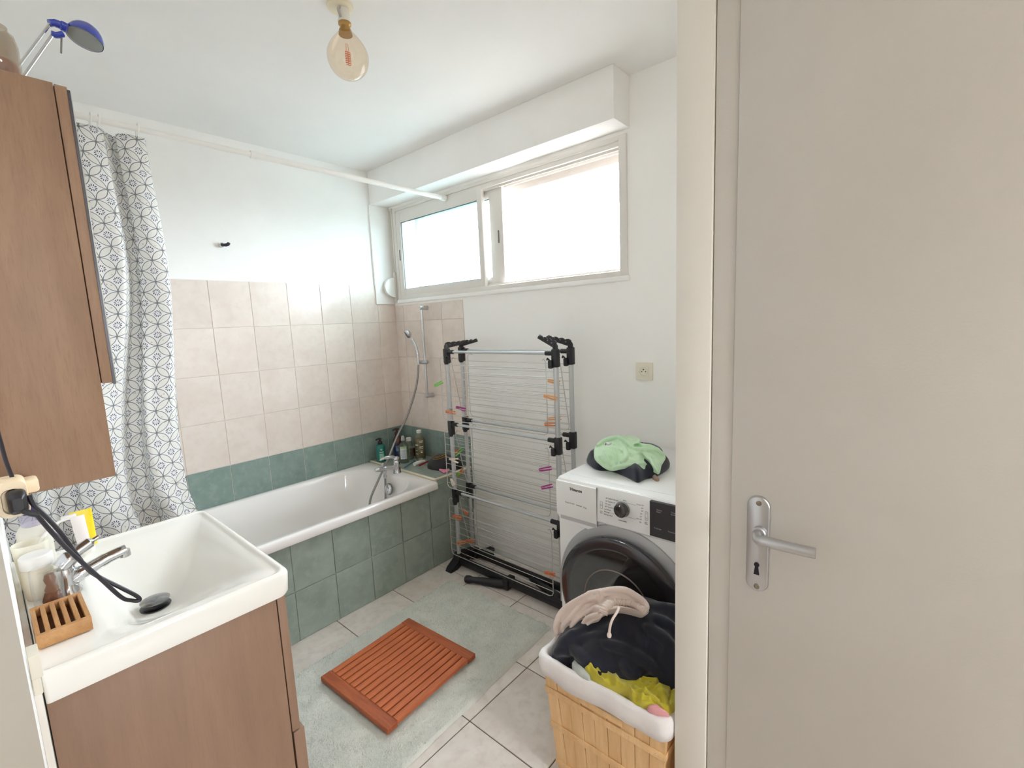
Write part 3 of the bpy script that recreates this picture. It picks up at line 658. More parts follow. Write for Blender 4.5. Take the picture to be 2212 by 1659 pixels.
LATHE('bottle_body', [(0, 0), (.026, 0), (.029, .005), (.029, .115), (.022, .128), (.016, .134), (0, .134)], (-1.955, -1.28, zb0), CLEARW, t, n=32, squash=.8)
LATHE('clear_collar', [(.019, 0), (.019, .030), (0, .030)], (-1.955, -1.28, zb0+.128), thin('violet_clear', (225, 220, 240), .06, .03, .2), t, n=28)
LATHE('cap', [(.013, 0), (.013, .022), (0, .023)], (-1.955, -1.28, zb0+.155), M('dark_violet_plastic', (62, 46, 92), rough=.35), t, n=24)
t = thing('toothbrush_cup', 'milky plastic cup leaning against the wall behind the basin', 'cup', (-1.968, -1.335, zb0))
LATHE('cup_wall', [(0, 0), (.022, 0), (.024, .004), (.030, .105), (.0285, .1055), (.022, .006), (0, .005)], (-1.966, -1.335, zb0), CLEARW, t, n=32)
t = thing('toothbrush', 'white toothbrush standing in the milky cup', 'toothbrush', (-1.966, -1.335, zb0+.008))
TUBE_('handle', [(-1.972, -1.345, zb0+.010), (-1.955, -1.325, zb0+.085), (-1.925, -1.312, zb0+.122), (-1.895, -1.305, zb0+.130)], [.0045]*5+[.004]*5+[.0035]*5+[.0045], WHITEP, t, seg=10, sm=5)
BOX('brush_head', (-1.910, -1.882, -1.310, -1.300, zb0+.128, zb0+.137), WHITEP, t, bev=.003)
t = thing('toothpaste_tube', 'yellow and white toothpaste tube standing upright on the basin rim', 'tube', (-1.875, -1.205, zb0))
b0 = at(1, -1.2, 196, 1210); tz = at(1, -1.2, 192, 1098).z
tbx, tby = b0.x, -1.2
def tubeloop(z, rx, ry, dx=0): return [(tbx+dx+rx*cos(a), tby+ry*sin(a), z) for a in [2*pi*i/24 for i in range(24)]]
zz = zb0+.018; top = tz
lo_ = [tubeloop(zz+(top-zz)*k/8, .019+.003*k/8, .019*(1-k/8)+.0009, -.004*k/8) for k in range(9)]
bmq = loft(nb(), lo_)
for f in bmq.faces:
    c = f.calc_center_median(); f.material_index = 1 if (c.x > tbx+.004 or c.z > top-.016) else 0
finish('tube_body', bmq, [M('tube_white_pink', (246, 238, 238), rough=.4), M('tube_yellow', (240, 214, 36), rough=.4)], t)
LATHE('tube_cap', [(.0, 0), (.012, 0), (.013, .004), (.0125, .018), (0, .018)], (tbx, tby, zb0), WHITEP, t, n=24)
t = thing('plastic_tray', 'white ribbed plastic tray lying flat against the left wall', 'tray', (-1.975, -1.25, zb0))
BOX('tray_base', (-1.984, -1.925, -1.375, -1.165, zb0-.001, zb0+.006), WHITEP, t, bev=.002)
for k in range(6): BOX('rib', (-1.982, -1.93, -1.365+.036*k, -1.358+.036*k, zb0+.005, zb0+.011), WHITEP, t, bev=.001)
# socket block on the left wall, shaver plug and cable
py_ = -1.80
t = thing('wall_outlet_block', 'cream surface-mounted outlet block on the left wall under the cabinet', 'socket', (-1.985, py_, 1.16))
a0 = at(1, py_, 14, 1040); a1 = at(1, py_, 66, 1112)
bx0_, bx1_, bz0_, bz1_ = XL+.001, at(1, py_, 64, 1080).x, at(1, py_, 45, 1114).z, at(1, py_, 40, 1036).z
lo = [[(a, py_+dy, b) for a, b in rrect(x0, x1, z0_, z1_, .010, 6)] for dy, x0, x1, z0_, z1_ in
      ((.045, bx0_, bx1_, bz0_, bz1_), (0, bx0_, bx1_, bz0_, bz1_), (-.002, bx0_+.001, bx1_-.001, bz0_+.001, bz1_-.001), (-.001, bx0_+.005, bx1_-.005, bz0_+.005, bz1_-.012), (.006, bx0_+.006, bx1_-.006, bz0_+.006, bz1_-.014))]
finish('outlet_housing', loft(nb(), lo), M('yellowed_cream', (240, 220, 188), rough=.45), t)
BOX('side_block', (bx1_-.004, at(1, py_+.03, 86, 1060).x, py_+.012, py_+.045, bz0_+.028, bz1_-.006), M('yellowed_cream', (240, 220, 188)), t, bev=.004)
cx_ = (bx0_+bx1_)/2+.004; cz_ = (bz0_+bz1_)/2-.004
t = thing('power_plug', 'black plug pushed into the cream outlet block', 'plug', (cx_, py_-.01, cz_-.02))
bmq = nb(); loft(bmq, [[(cx_+a, py_+dy, cz_+b) for a, b in rrect(-.0105*s, .0105*s, -.018*s, .018*s, .007*s, 5)] for dy, s in ((.004, 1), (-.010, 1), (-.020, .85), (-.026, .5))]); finish('plug_body', bmq, BLACKP, t)
TUBE_('strain_relief', [(cx_+.002, py_-.020, cz_-.010), (cx_+.010, py_-.024, cz_-.017), (cx_+.018, py_-.024, cz_-.022)], .0042, BLACKP, t, seg=10, sm=4)
CABLE = M('black_cable', (34, 30, 38), rough=.4)
q = [(cx_+.016, py_-.024, cz_-.021)]+[tuple(at(1, py_-.02, a, b)) for a, b in ((112, 1150), (150, 1190), (215, 1248), (262, 1290))]+[tuple(at(1, py_-.016, a, b)) for a, b in ((285, 1297), (301, 1297), (296, 1288), (262, 1270))]+[tuple(at(1, py_-.008, a, b)) for a, b in ((200, 1238), (168, 1202), (130, 1150), (95, 1112), (72, 1090), (62, 1070))]
tag(TUBE_('power_cable', q, .0031, CABLE, seg=10, sm=6), 'black cable hanging in a narrow loop over the washbasin', 'cable')
q = [at(1, py_+.03, 30, 1040), at(1, py_+.03, 14, 1000), at(1, py_+.03, 4, 965), at(1, py_+.03, -8, 920), at(1, py_+.03, -20, 860)]
tag(TUBE_('thin_cable', [tuple(v) for v in q], .0026, CABLE, seg=8, sm=5), 'black cable rising from the outlet block to behind the cabinet', 'cable')
t = thing('wall_switch_box', 'small cream junction box low on the left wall by the basin corner', 'junction box', (-2.0, -1.80, .90))
sb1 = at(1, -1.80, 93, 1444)
BOX('box_lid', (XL+.001, sb1.x-.001, -1.812, -1.770, .930, .968), M('beige_box', (222, 216, 200), rough=.5), t, bev=.002); BOX('box_base', (XL+.001, sb1.x-.004, -1.810, -1.772, .902, .930), M('beige_box', (222, 216, 200)), t, bev=.002)

# ------------------------------------------------------------------ mirror cabinet, lamp and jar on it
cy0, cy1 = -1.700, -1.13; cz0, cz1 = 1.192, 1.868
t = thing('mirror_cabinet', 'brown wood-effect wall cabinet with a mirror door above the washbasin', 'cabinet', (-1.92, -1.41, cz0))
BOX('side_panel', (XL+.002, -1.850, cy0, cy0+.018, cz0, cz1), OAK, t, bev=.001)
BOX('side_panel', (XL+.002, -1.850, cy1-.018, cy1, cz0, cz1), OAK, t, bev=.001)
BOX('top_panel', (XL+.002, -1.851, cy0+.018, cy1-.018, cz1-.018, cz1-.001), OAK, t)
BOX('bottom_panel', (XL+.002, -1.851, cy0+.018, cy1-.018, cz0+.001, cz0+.018), OAK, t)
BOX('shelf', (XL+.002, -1.856, cy0+.018, cy1-.018, 1.345, 1.362), OAK, t)
BOX('back_panel', (XL+.002, XL+.008, cy0+.018, cy1-.018, cz0+.018, cz1-.018), OAK, t)
dr = BOX('door', (-1.8485, -1.833, cy0+.001, cy1-.001, 1.364, cz1-.001), OAK, t, bev=.001)
BOX('mirror', (-1.8328, -1.828, cy0+.001, cy1-.001, 1.362, cz1-.006), [M('mirror_silver', (225, 228, 232), rough=.02, metal=1)], dr, bev=.0006)
BOX('mirror_edge', (-1.8333, -1.8295, cy0-.0002, cy0+.0012, 1.361, cz1-.006), M('dark_mirror_edge', (40, 40, 52), rough=.3), dr)
# desk lamp on the cabinet
LY = -1.36; BLUE = M('blue_plastic', (46, 66, 176), rough=.25, Coat_Weight=.5)
t = thing('desk_lamp', 'blue desk lamp with twin chrome arms standing on the wall cabinet', 'lamp', (-1.93, LY, cz1))
LATHE('lamp_base', [(.042, 0), (.044, .004), (.038, .014), (.015, .020), (0, .021)], (-1.945, LY, cz1), BLUE, t, n=32)
jt = at(1, LY, 108, 52); jb = Vector((-1.94, LY, cz1+.018))
j2 = at(1, LY, 116, 72)
dv = (at(1, LY, 35, 150)-jt).normalized(); L_ = (jt.z-(cz1+.02))/abs(dv.z)
TUBE_('arm_rod', [tuple(jt), tuple(jt+dv*L_)], .0028, CHROME, t, seg=10)
TUBE_('arm_rod', [tuple(j2), tuple(j2+dv*(L_-.01)+Vector((.004, 0, 0)))], .0028, CHROME, t, seg=10)
bmq = nb(); tube(bmq, spline([tuple(at(1, LY, *q)) for q in ((106, 50), (118, 50), (132, 55), (146, 62))], 5), [.0095]*5+[.0105]*5+[.013]*5+[.016], 14, flat=.7)
tube(bmq, spline([tuple(at(1, LY, *q)) for q in ((110, 72), (122, 76), (136, 74))], 5), .008, 12, flat=.7); finish('lamp_joint', bmq, BLUE, t)
hcn = (at(1, LY, 140, 62)+at(1, LY, 224, 108))/2; axis_ = (at(1, LY, 224, 108)-at(1, LY, 140, 62)).normalized()
nx = Vector((axis_.z, 0, -axis_.x)); nx = nx if nx.z > 0 else -nx; nx = (nx+Vector((0, .0, 0))).normalized()
_Y = Vector((0, 1, 0)); nx = (nx*.93+_Y*.30).normalized(); wy_ = nx.cross(axis_).normalized()
RL = (at(1, LY, 224, 108)-at(1, LY, 140, 62)).length/2
def shade(bm, s, flip=False):
    N = 28; rings = []
    for k in range(9):
        a = k/8*pi/2*.98; r = cos(a); hgt = sin(a)
        rings.append([hcn+axis_*(RL*s*r*cos(b))+wy_*(RL*.80*s*r*sin(b))+nx*(.044*s*hgt) for b in [2*pi*i/N for i in range(N)]])
    loft(bm, rings, cap0=False)
    return bm
o = finish('lamp_shade', shade(nb(), 1), BLUE, t, smooth=60)
finish('shade_lining', shade(nb(), .955), M('dull_silver_lining', (216, 218, 214), rough=.35), o, smooth=60)
bmq = loft(nb(), [[hcn+axis_*(RL*.95*cos(b))+wy_*(RL*.76*sin(b))+nx*d for b in [2*pi*i/28 for i in range(28)]] for d in (.001, .003)])
finish('lamp_glass', bmq, thin('lamp_glass_clear', (240, 242, 240), .12, .1, .25, (225, 226, 222)), o)
TUBE_('tilt_pin', [tuple(at(1, LY, 133, 80)), tuple(at(1, LY, 132, 115))], .0018, M('pin_grey', (150, 148, 146), rough=.4, metal=.6), t, seg=8)
# jar on the cabinet
jx, jy = at(1, -1.62, -10, 100).x, -1.62
t = thing('glass_jar', 'tall clear jar with coppery contents on the near end of the cabinet', 'jar', (jx, jy, cz1))
zj = cz1
LATHE('jar_wall', [(0, 0), (.024, 0), (.027, .006), (.0275, .070), (.024, .086), (.018, .092), (.018, .098), (.0165, .098), (.0165, .092), (.0225, .084), (.0255, .069), (.025, .008), (0, .006)], (jx, jy, zj), thin('jar_clear', (232, 226, 218), .08, .05, .15, (225, 215, 200)), t, n=36)
LATHE('jar_contents', [(0, 0), (.0235, 0), (.0238, .030), (.020, .036), (0, .037)], (jx, jy, zj+.008), M('copper_salts', (196, 130, 108), (150, 84, 66), scale=70, rough=.5, bump=.6, bs=160), t, n=28)

# ------------------------------------------------------------------ things on the bath shelf
zs = .536
def bottle(name, label, x, y, prof, mat, parts, sq=1):
    t = thing(name, label, 'bottle', (x, y, zs)); LATHE('bottle_body', prof, (x, y, zs), mat, t, n=36, squash=sq)
    return t
def wrap(name, x, y, r, z0, z1, a0, a1, mat, parent, th=.0005):       # label band round a bottle
    bm = nb(); A = [];N = 16
    for rr in (r, r+th):
        A.append([[bm.verts.new((x+rr*cos(a0+(a1-a0)*k/N), y+rr*sin(a0+(a1-a0)*k/N), z)) for k in range(N+1)] for z in (z0, z1)])
    for k in range(N):
        bm.faces.new((A[1][0][k], A[1][0][k+1], A[1][1][k+1], A[1][1][k]))
    for r_ in (0, 1):
        for k in range(N): bm.faces.new((A[0][r_][k], A[0][r_][k+1], A[1][r_][k+1], A[1][r_][k]))
    return finish(name, bm, mat, parent)
def pump(t, x, y, z, mat, s=1, d=(-.9, .45)):
    LATHE('pump_collar', [(.015*s, 0), (.0155*s, .004*s), (.014*s, .020*s), (.006*s, .022*s), (.005*s, .032*s), (0, .032*s)], (x, y, z), mat, t, n=20)
    d = Vector((d[0], d[1], 0)).normalized()
    TUBE_('pump_head', [(x-d.x*.012*s, y-d.y*.012*s, z+.036*s), (x, y, z+.038*s), (x+d.x*.016*s, y+d.y*.016*s, z+.037*s), (x+d.x*.028*s, y+d.y*.028*s, z+.031*s)], [.006*s]*4+[.0075*s]*4+[.006*s]*4+[.0035*s], mat, t, seg=10, sm=4)
def back(x, y): return math.atan2(CAM.y-y, CAM.x-x)
x, y = -.262, -.078; a = back(x, y)
t = bottle('shampoo_bottle', 'teal green pump bottle at the tub corner of the tiled shelf', x, y, [(0, 0), (.029, 0), (.032, .004), (.032, .106), (.026, .116), (.013, .121), (0, .121)], M('teal_plastic', (26, 118, 108), rough=.3, Coat_Weight=.3), 0)
pump(t, x, y, zs+.119, BLACKP)
w_ = wrap('label', x, y, .0322, zs+.018, zs+.060, a-.35, a+.62, M('mint_label', (150, 204, 176), (110, 170, 148), scale=60, rough=.5), t)
for k, (zz, hw_) in enumerate(((.088, .28), (.083, .18), (.070, .45), (.066, .45), (.014, .4))): wrap('print_line', x, y, .0323, zs+zz, zs+zz+.0022, a+.15-hw_, a+.15+hw_, M('print_white', (222, 236, 230), rough=.5), t)
x, y = -.125, -.085; a = back(x, y)
t = bottle('shower_gel_bottle', 'brown pump bottle with a navy label behind the shower hose', x, y, [(0, 0), (.030, 0), (.033, .004), (.033, .105), (.028, .130), (.014, .150), (.013, .158), (0, .158)], M('brown_plastic', (86, 42, 34), rough=.2, Coat_Weight=.5), 0)
pump(t, x, y, zs+.156, M('brown_black_pump', (52, 34, 32), rough=.35), 1.1)
wrap('label', x, y, .0332, zs+.012, zs+.095, a-1.2, a+1.2, M('navy_label', (44, 60, 104), rough=.4), t)
wrap('label_print', x, y, .0338, zs+.045, zs+.085, a-.5, a+.1, M('pale_lettering', (150, 160, 186), (70, 84, 126), scale=140, rough=.5), t)
x, y = -.190, -.240; a = back(x, y)
t = bottle('lotion_bottle', 'clear bottle with green and white label in front of the brown bottle', x, y, [(0, 0), (.030, 0), (.033, .004), (.033, .100), (.027, .125), (.013, .142), (.012, .160), (0, .160)], thin('clear_greenish_plastic', (205, 216, 200), .08, .05, .12, (220, 224, 214)), 0)
LATHE('cap', [(.013, 0), (.0135, .004), (.010, .026), (.004, .034), (0, .035)], (x, y, zs+.150), thin('frosted_cap', (220, 222, 218), .08, .2, .5), t, n=24)
wrap('label', x, y, .0332, zs+.030, zs+.105, a-.75, a+.60, M('white_label', (214, 216, 222), rough=.5), t)
wrap('label_band', x, y, .0338, zs+.104, zs+.116, a-.75, a+.60, M('sage_label', (168, 190, 140), rough=.5), t)
for k in range(7): wrap('print_line', x, y, .0340, zs+.042+k*.008, zs+.0435+k*.008, a-.65+.1*(k % 2), a+.45-.12*(k % 3), PRINTG, t)
x, y = -.118, -.205; a = back(x, y)
t = bottle('mouthwash_bottle', 'clear bottle with a white cap between the labelled bottle and the brown one', x, y, [(0, 0), (.026, 0), (.029, .004), (.029, .105), (.022, .124), (.014, .130), (0, .130)], thin('clear_plastic_grey', (222, 226, 216), .08, .05, .1, (225, 228, 220)), 0)
LATHE('cap', [(.0165, 0), (.017, .020), (.015, .022), (0, .022)], (x, y, zs+.128), thin('soft_white_cap', (236, 236, 230), .05, .2, .7), t, n=24)
x, y = -.070, -.262; a = back(x, y)
t = bottle('liquid_soap_bottle', 'tall olive brown liquid soap bottle with a white screw cap', x, y, [(0, 0), (.033, 0), (.036, .004), (.036, .120), (.031, .148), (.018, .170), (.0135, .182), (0, .182)], thin('clear_bottle_wall', (226, 226, 212), .08, .05, .12, (226, 222, 205)), 0)
LATHE('liquid', [(0, 0), (.032, 0), (.0345, .004), (.0345, .118), (.030, .140), (0, .140)], (x, y, zs+.002), M('olive_brown_liquid', (138, 116, 78), rough=.25), t, n=32)
LATHE('cap', [(.016, 0), (.0165, .018), (.015, .0195), (0, .0195)], (x, y, zs+.181), WHITEP, t, n=24)
for k, (z0_, h_, a_, b_) in enumerate(((.128, .004, -.1, .7), (.120, .003, -.1, .6), (.100, .007, -.9, -.35), (.086, .006, -.1, .65), (.076, .003, -.1, .6), (.058, .004, 0, .5), (.046, .008, .1, .45), (.040, .003, -.9, -.4), (.064, .003, -.9, -.5))):
    wrap('print_line', x, y, .0364, zs+z0_, zs+z0_+h_, a+a_, a+b_, M('cream_print', (224, 222, 208), rough=.5), t)
x, y = -.060, -.160
t = thing('candle_glass', 'dark red glass jar behind the two middle bottles', 'jar', (x, y, zs)); LATHE('jar_body', [(0, 0), (.024, 0), (.026, .004), (.026, .062), (.024, .064), (0, .062)], (x, y, zs), M('dark_red_glass', (92, 34, 32), rough=.15, Coat_Weight=.6), t, n=28)
LATHE('jar_rim', [(.0262, 0), (.0268, .004), (.0255, .006), (0, .006)], (x, y, zs+.060), M('rim_steel', (190, 186, 180), rough=.3, metal=.9), t, n=28)
# clear scoop, toothbrush, tube, soap, wash bag
t = thing('soap_saver', 'flat clear plastic dish lying behind the toothbrush', 'dish', (-.115, -.335, zs)); LATHE('dish_body', [(0, 0), (.020, 0), (.026, .010), (.027, .016), (.025, .016), (.019, .003), (0, .003)], (-.118, -.322, zs), thin('dish_clear', (224, 230, 224), .1, .05, .2), t, n=28)
def onz(z, *q): return [tuple(at(2, z, a, b)) for a, b in q]
q = onz(zs+.004, (874, 1010), (884, 1003), (894, 997))
t = thing('blue_toothbrush', 'blue toothbrush lying on the green shelf tiles', 'toothbrush', q[0]); TUBE_('handle', q, [.0035]*4+[.003]*4+[.0025], M('blue_brush', (62, 108, 152), rough=.35), t, seg=8, sm=4)
BOX('brush_head', (q[2][0]-.003, q[2][0]+.012, q[2][1]-.004, q[2][1]+.004, zs+.002, zs+.010), M('blue_brush', (62, 108, 152)), t, bev=.002)
q = onz(zs+.013, (895, 1003), (904, 999.5), (918, 994))
t = thing('cream_tube', 'white cream tube lying with its flip cap towards the bath', 'tube', q[0])
TUBE_('tube_body', [q[1], ((q[1][0]+q[2][0])/2, (q[1][1]+q[2][1])/2, zs+.011), (q[2][0], q[2][1], zs+.006)], [.012]*4+[.011]*4+[.005], WHITEP, t, seg=16, sm=4)
TUBE_('tube_cap', [q[0], q[1]], [.0125, .0128], WHITEP, t, seg=18)
q = onz(zs+.004, (906, 1006), (914, 1002), (924, 997), (934, 992))
t = thing('red_toothbrush', 'red and black toothbrush beside the white cream tube', 'toothbrush', q[0]); TUBE_('handle', q[:3], .0045, M('red_brush', (170, 30, 34), rough=.35), t, seg=8, sm=4); TUBE_('grip', q[2:], .0042, BLACKP, t, seg=8)
# ------------------------------------------------------------------ cloth patches
def seg_d(px, py, a, b):
    ax, ay = a; bx, by = b; dx, dy = bx-ax, by-ay; L = dx*dx+dy*dy
    t = 0 if L == 0 else max(0, min(1, ((px-ax)*dx+(py-ay)*dy)/L)); return math.hypot(px-ax-t*dx, py-ay-t*dy)
def toPx(P):
    d = P-CAM; z = d.dot(fw); return 1106+FPX*d.dot(RT)/z, 829.5-FPX*d.dot(UP)/z
def patch(name, loop, centre, bulge, strokes, mat, parent=None, N=Vector((-.35, -.25, .9)), nr=34, nt=150, thick=.018, nz=(.003, 18), power=2.2, extra=None, rd=None):
    """closed cloth heap: smooth closed boundary loop, domed top, ridges along strokes (photo pixels measured), folded-under edge"""
    N = N.normalized(); B = [Vector(p) for p in loop]; n = len(B); LB = []
    for k in range(nt):
        u = k/nt*n; i = int(u); f = u-i; a, b, c, d = B[(i-1) % n], B[i % n], B[(i+1) % n], B[(i+2) % n]
        LB.append(.5*((2*b)+(c-a)*f+(2*a-5*b+4*c-d)*f*f+(3*b-a-3*c+d)*f**3))
    C = Vector(centre); bm = nb(); rings = []; apex = None
    def disp(P, s):
        px, py = toPx(P); h = 0
        for pts, w_, am in strokes:
            d = min(seg_d(px, py, pts[i], pts[i+1]) for i in range(len(pts)-1)); h += am*exp(-(d/w_)**2)
        h += nz[0]*(noise.noise(P*nz[1])+.6*noise.noise(P*nz[1]*2.3)*1)
        h += nz[0]*1.3*(1-abs(noise.noise(Vector((P.x*nz[1]*1.3, P.y*nz[1]*.6, P.z*nz[1]))+Vector((3, 5, 1)))))
        if rd:
            c_, s_ = cos(rd[2]), sin(rd[2]); U, V_ = (P.x*c_+P.y*s_)*rd[1], (P.y*c_-P.x*s_+P.z*.6)*rd[1]
            wv = noise.noise(Vector((U*.5, V_*.5, 4)))*1.2
            r_ = max(0, 1-abs(noise.noise(Vector((U*.38+wv, V_+wv, 1.5))))*2.6); h += rd[0]*r_*r_
            r_ = max(0, 1-abs(noise.noise(Vector((U*1.1+wv, V_*.8-wv, 9.5))))*2.8); h += rd[0]*.5*r_*r_
        if extra: h += extra(P, px, py)
        return h*(1 if s < .9 else (1-s)/.1*.8+.2)
    for j in range(1, nr+1):
        s = j/nr; ring = []
        for k in range(nt):
            P = C+(LB[k]-C)*s; P = P+N*(bulge*(max(0, 1-s**power))**.55); P = P+N*disp(P, s); ring.append(bm.verts.new(P))
        rings.append(ring)
    P = C+N*bulge; apex = bm.verts.new(P+N*disp(P, 0))
    for k in range(nt): bm.faces.new((apex, rings[0][k], rings[0][(k+1) % nt]))
    for A, D in zip(rings, rings[1:]):
        for k in range(nt): bm.faces.new((A[k], D[k], D[(k+1) % nt], A[(k+1) % nt]))
    # underside: rolls inwards and closes
    prev = rings[-1]
    for s, dn in ((.995, .5), (.96, 1.0), (.5, 1.0)):
        ring = [bm.verts.new(C+(LB[k]-C)*s-N*thick*dn) for k in range(nt)]
        for k in range(nt): bm.faces.new((prev[k], ring[k], ring[(k+1) % nt], prev[(k+1) % nt]))
        prev = ring
    bm.faces.new(prev)
    return finish(name, bm, mat, parent, smooth=180)
from mathutils.bvhtree import BVHTree
def rolls(o, strokes, voxel=.004, sink=.35, smooth=4, factor=.5):
    """lay rounded cloth folds on a heap where the sight lines of the photo's fold lines meet it, then fuse them into one skin"""
    bm = bmesh.new(); bm.from_mesh(o.data); bmesh.ops.translate(bm, verts=bm.verts, vec=wloc(o)); bvh = BVHTree.FromBMesh(bm)
    for pts, r in strokes:
        hit = []
        for px, py in pts:
            d = (fw+(px-1106)/FPX*RT-(py-829.5)/FPX*UP).normalized(); h_ = bvh.ray_cast(CAM, d)
            if h_[0] is not None: hit.append(h_[0]-h_[1].normalized()*r*sink if h_[1].dot(d) < 0 else h_[0]+h_[1].normalized()*r*sink)
        if len(hit) < 2: continue
        sp = spline(hit, 7); n = len(sp); tube(bm, sp, [r*(.55+.45*sin(pi*min(1, max(0, i/(n-1)))) ** .5) for i in range(n)], 12)
    bmesh.ops.translate(bm, verts=bm.verts, vec=-wloc(o)); bm.to_mesh(o.data); bm.free()
    o.data.polygons.foreach_set('use_smooth', [True]*len(o.data.polygons))
    md = o.modifiers.new('fuse', 'REMESH'); md.mode = 'VOXEL'; md.voxel_size = voxel; md.use_smooth_shade = True
    md = o.modifiers.new('soften', 'SMOOTH'); md.iterations = smooth; md.factor = factor
    return o
def fabric(name, c1, c2, bs=900, bump=.35, sc=12, rough=.95, sheen=.3): return M(name, c1, c2, scale=sc, rough=rough, bump=bump, bs=bs, bd=.0006, Sheen_Weight=sheen)
# wash bag
GOLD = (196, 150, 52)
bagloop = onz(zs+.012, (919, 984), (922, 997), (940, 1006), (962, 1011), (985, 1010), (1004, 1003), (1006, 990))+[tuple(at(0, -.03, *q)) for q in ((1002, 968), (985, 960), (965, 959), (940, 966))]
bagloop = [(-.150, -.452, zs+.02), (-.185, -.475, zs+.012), (-.195, -.53, zs+.012), (-.175, -.60, zs+.012), (-.11, -.665, zs+.012), (-.05, -.665, zs+.012), (-.03, -.60, zs+.015), (-.03, -.50, zs+.02), (-.055, -.425, zs+.015), (-.10, -.415, zs+.012)]
t = thing('wash_bag', 'black quilted wash bag with three gold zigzag stripes on the shelf', 'wash bag', (-.1, -.54, zs))
patch('bag_body', bagloop, (-.095, -.54, zs+.02), .062, [], fabric('black_velvet', (34, 30, 34), (22, 20, 24), rough=.8), t, N=Vector((0, 0, 1)), nr=20, nt=80, thick=.020, nz=(.0015, 16))
def on_bag(px, py):
    # first hit of the sight line with the bag dome (analytic dome used by patch)
    d = (fw+(px-1106)/FPX*RT-(py-829.5)/FPX*UP).normalized(); P = CAM.copy(); tt = 1.8
    while tt < 3.5:
        P = CAM+d*tt; r = math.hypot((P.x+.105)/.082, (P.y+.54)/.125)
        if r < 1 and P.z < zs+.02+.062*(1-r**2.2)**.55+.003: break
        tt += .002
    return P
for pts in (((927, 976), (945, 982), (965, 975), (970, 970)), ((922, 981), (942, 988), (960, 982), (972, 976)), ((920, 987), (935, 991.5), (948, 991), (966, 984))):
    q = [tuple(on_bag(*a)) for a in pts]; TUBE_('gold_stripe', q, .0022, M('gold_braid', GOLD, (150, 108, 40), scale=200, rough=.5, metal=.3), t, seg=6, sm=4)
q = onz(zs+.008, (960, 1016))[0]
bmq = nb(); P0 = Vector(q)
sp = [at(2, zs+.010, *a) for a in ((948, 1014), (955, 1007), (968, 1006), (974, 1010), (967, 1018), (958, 1020))]
loft(bmq, [[tuple((a-P0)*s+P0+Vector((0, 0, z))) for a in sp] for s, z in ((.9, -.009), (1, -.006), (1, .001), (.85, .005), (.3, .003))])
tag(finish('soap_bar', bmq, M('pink_soap', (232, 150, 176), (222, 132, 162), scale=40, rough=.5), smooth=60), 'pink shell-shaped soap bar at the edge of the bath shelf', 'soap')

# ------------------------------------------------------------------ tower clothes airer
XF, XK = -.25, -.125; YL_, YR_ = -.795, -1.560
rk = thing('clothes_airer', 'tall folded clothes airer with silver posts and wire wings before the window wall', 'clothes airer', ((XF+XK)/2, -1.17, 0))
ZT, ZM, ZL = 1.292, .876, .466
for x in (XF, XK):
    for y in (YL_-(.012 if x == XF else 0), YR_):
        nm = TUBE_('post', [(x, y, .07), (x, y, ZT+.01)], .0125 if x == XF else .0115, TUBE, rk, seg=14)
for z in (ZT, ZM, ZL):
    for x in (XF, XK):
        TUBE_('cross_tube', [(x, YL_-.03, z), (x, YR_+.03, z)], .0075, TUBE, rk, seg=12)
        for y, s in ((YL_, -1), (YR_, 1)):
            y_ = y-(.012 if (x == XF and s < 0) else 0); b = nb()
            box(b, x-.016, x+.016, y_-.016, y_+.016, z-.065, z+.020, bev=.006)
            tube(b, [(x, y_, z), (x, y_+s*.055, z)], .0115, 12)
            box(b, x-.030, x-.010, y_+s*.004, y_+s*.026, z-.070, z-.030, bev=.006)
            tube(b, [(x-.022, y_+s*.020, z-.030), (x-.024, y_+s*.030, z-.022), (x-.02, y_+s*.035, z-.030)], .004, 8)
            finish('coupler', b, BLACKP, rk)
# hanger arms on top, scalloped with holes
def hanger(p, d, tilt, L=.16):
    d = Vector(d).normalized(); upv = Vector((0, 0, 1)); d2 = (d*cos(tilt)+upv*sin(tilt)); side = d.cross(upv).normalized(); up2 = side.cross(d2).normalized()
    N = 40; topl = []; bot = []
    for i in range(N+1):
        u = i/N*L; topl.append((u, .021+.006*abs(sin(i/N*pi*4))-.003*i/N)); bot.append((u, -.008+.014*(i/N)))
    ol = topl+bot[::-1]; b = nb(); P0 = Vector(p)
    A = [b.verts.new(P0+d2*u+up2*v-side*.005) for u, v in ol]; B_ = [b.verts.new(P0+d2*u+up2*v+side*.005) for u, v in ol]; n = len(A)
    m_ = len(topl)
    for i in range(m_-1):
        b.faces.new((A[i], A[i+1], A[n-2-i], A[n-1-i])); b.faces.new((B_[i], B_[n-1-i], B_[n-2-i], B_[i+1]))
    for i in range(n): b.faces.new((A[i], B_[i], B_[(i+1) % n], A[(i+1) % n]))
    o = finish('hanger_arm', b, BLACKP, rk)
    for k in range(4):
        u = L*(k+.5)/4*.95+.01; c = P0+d2*u+up2*(.011+.004*k)
        b = nb(); lathe(b, [(.0035, -.0057), (.0035, .0057)], c, ax2=side, n=10); finish('peg_hole', b, M('hole_grey', (120, 116, 112), rough=.8), o)
hanger((XF-.005, YL_-.012, ZT+.028), (1, -.12, 0), .04, .15); hanger((XK, YL_, ZT+.030), (1, -.9, 0), .10, .10)
hanger((XF, YR_, ZT+.030), (-.25, 1, 0), .38, .095); hanger((XK, YR_, ZT+.030), (-.35, 1, 0), .22, .125)
for x, y in ((XF, YL_-.012), (XF, YR_), (XK, YR_), (XK, YL_)): LATHE('post_cap', [(.013, 0), (.013, .022), (.006, .034), (0, .034)], (x, y, ZT+.012), BLACKP, rk, n=16)
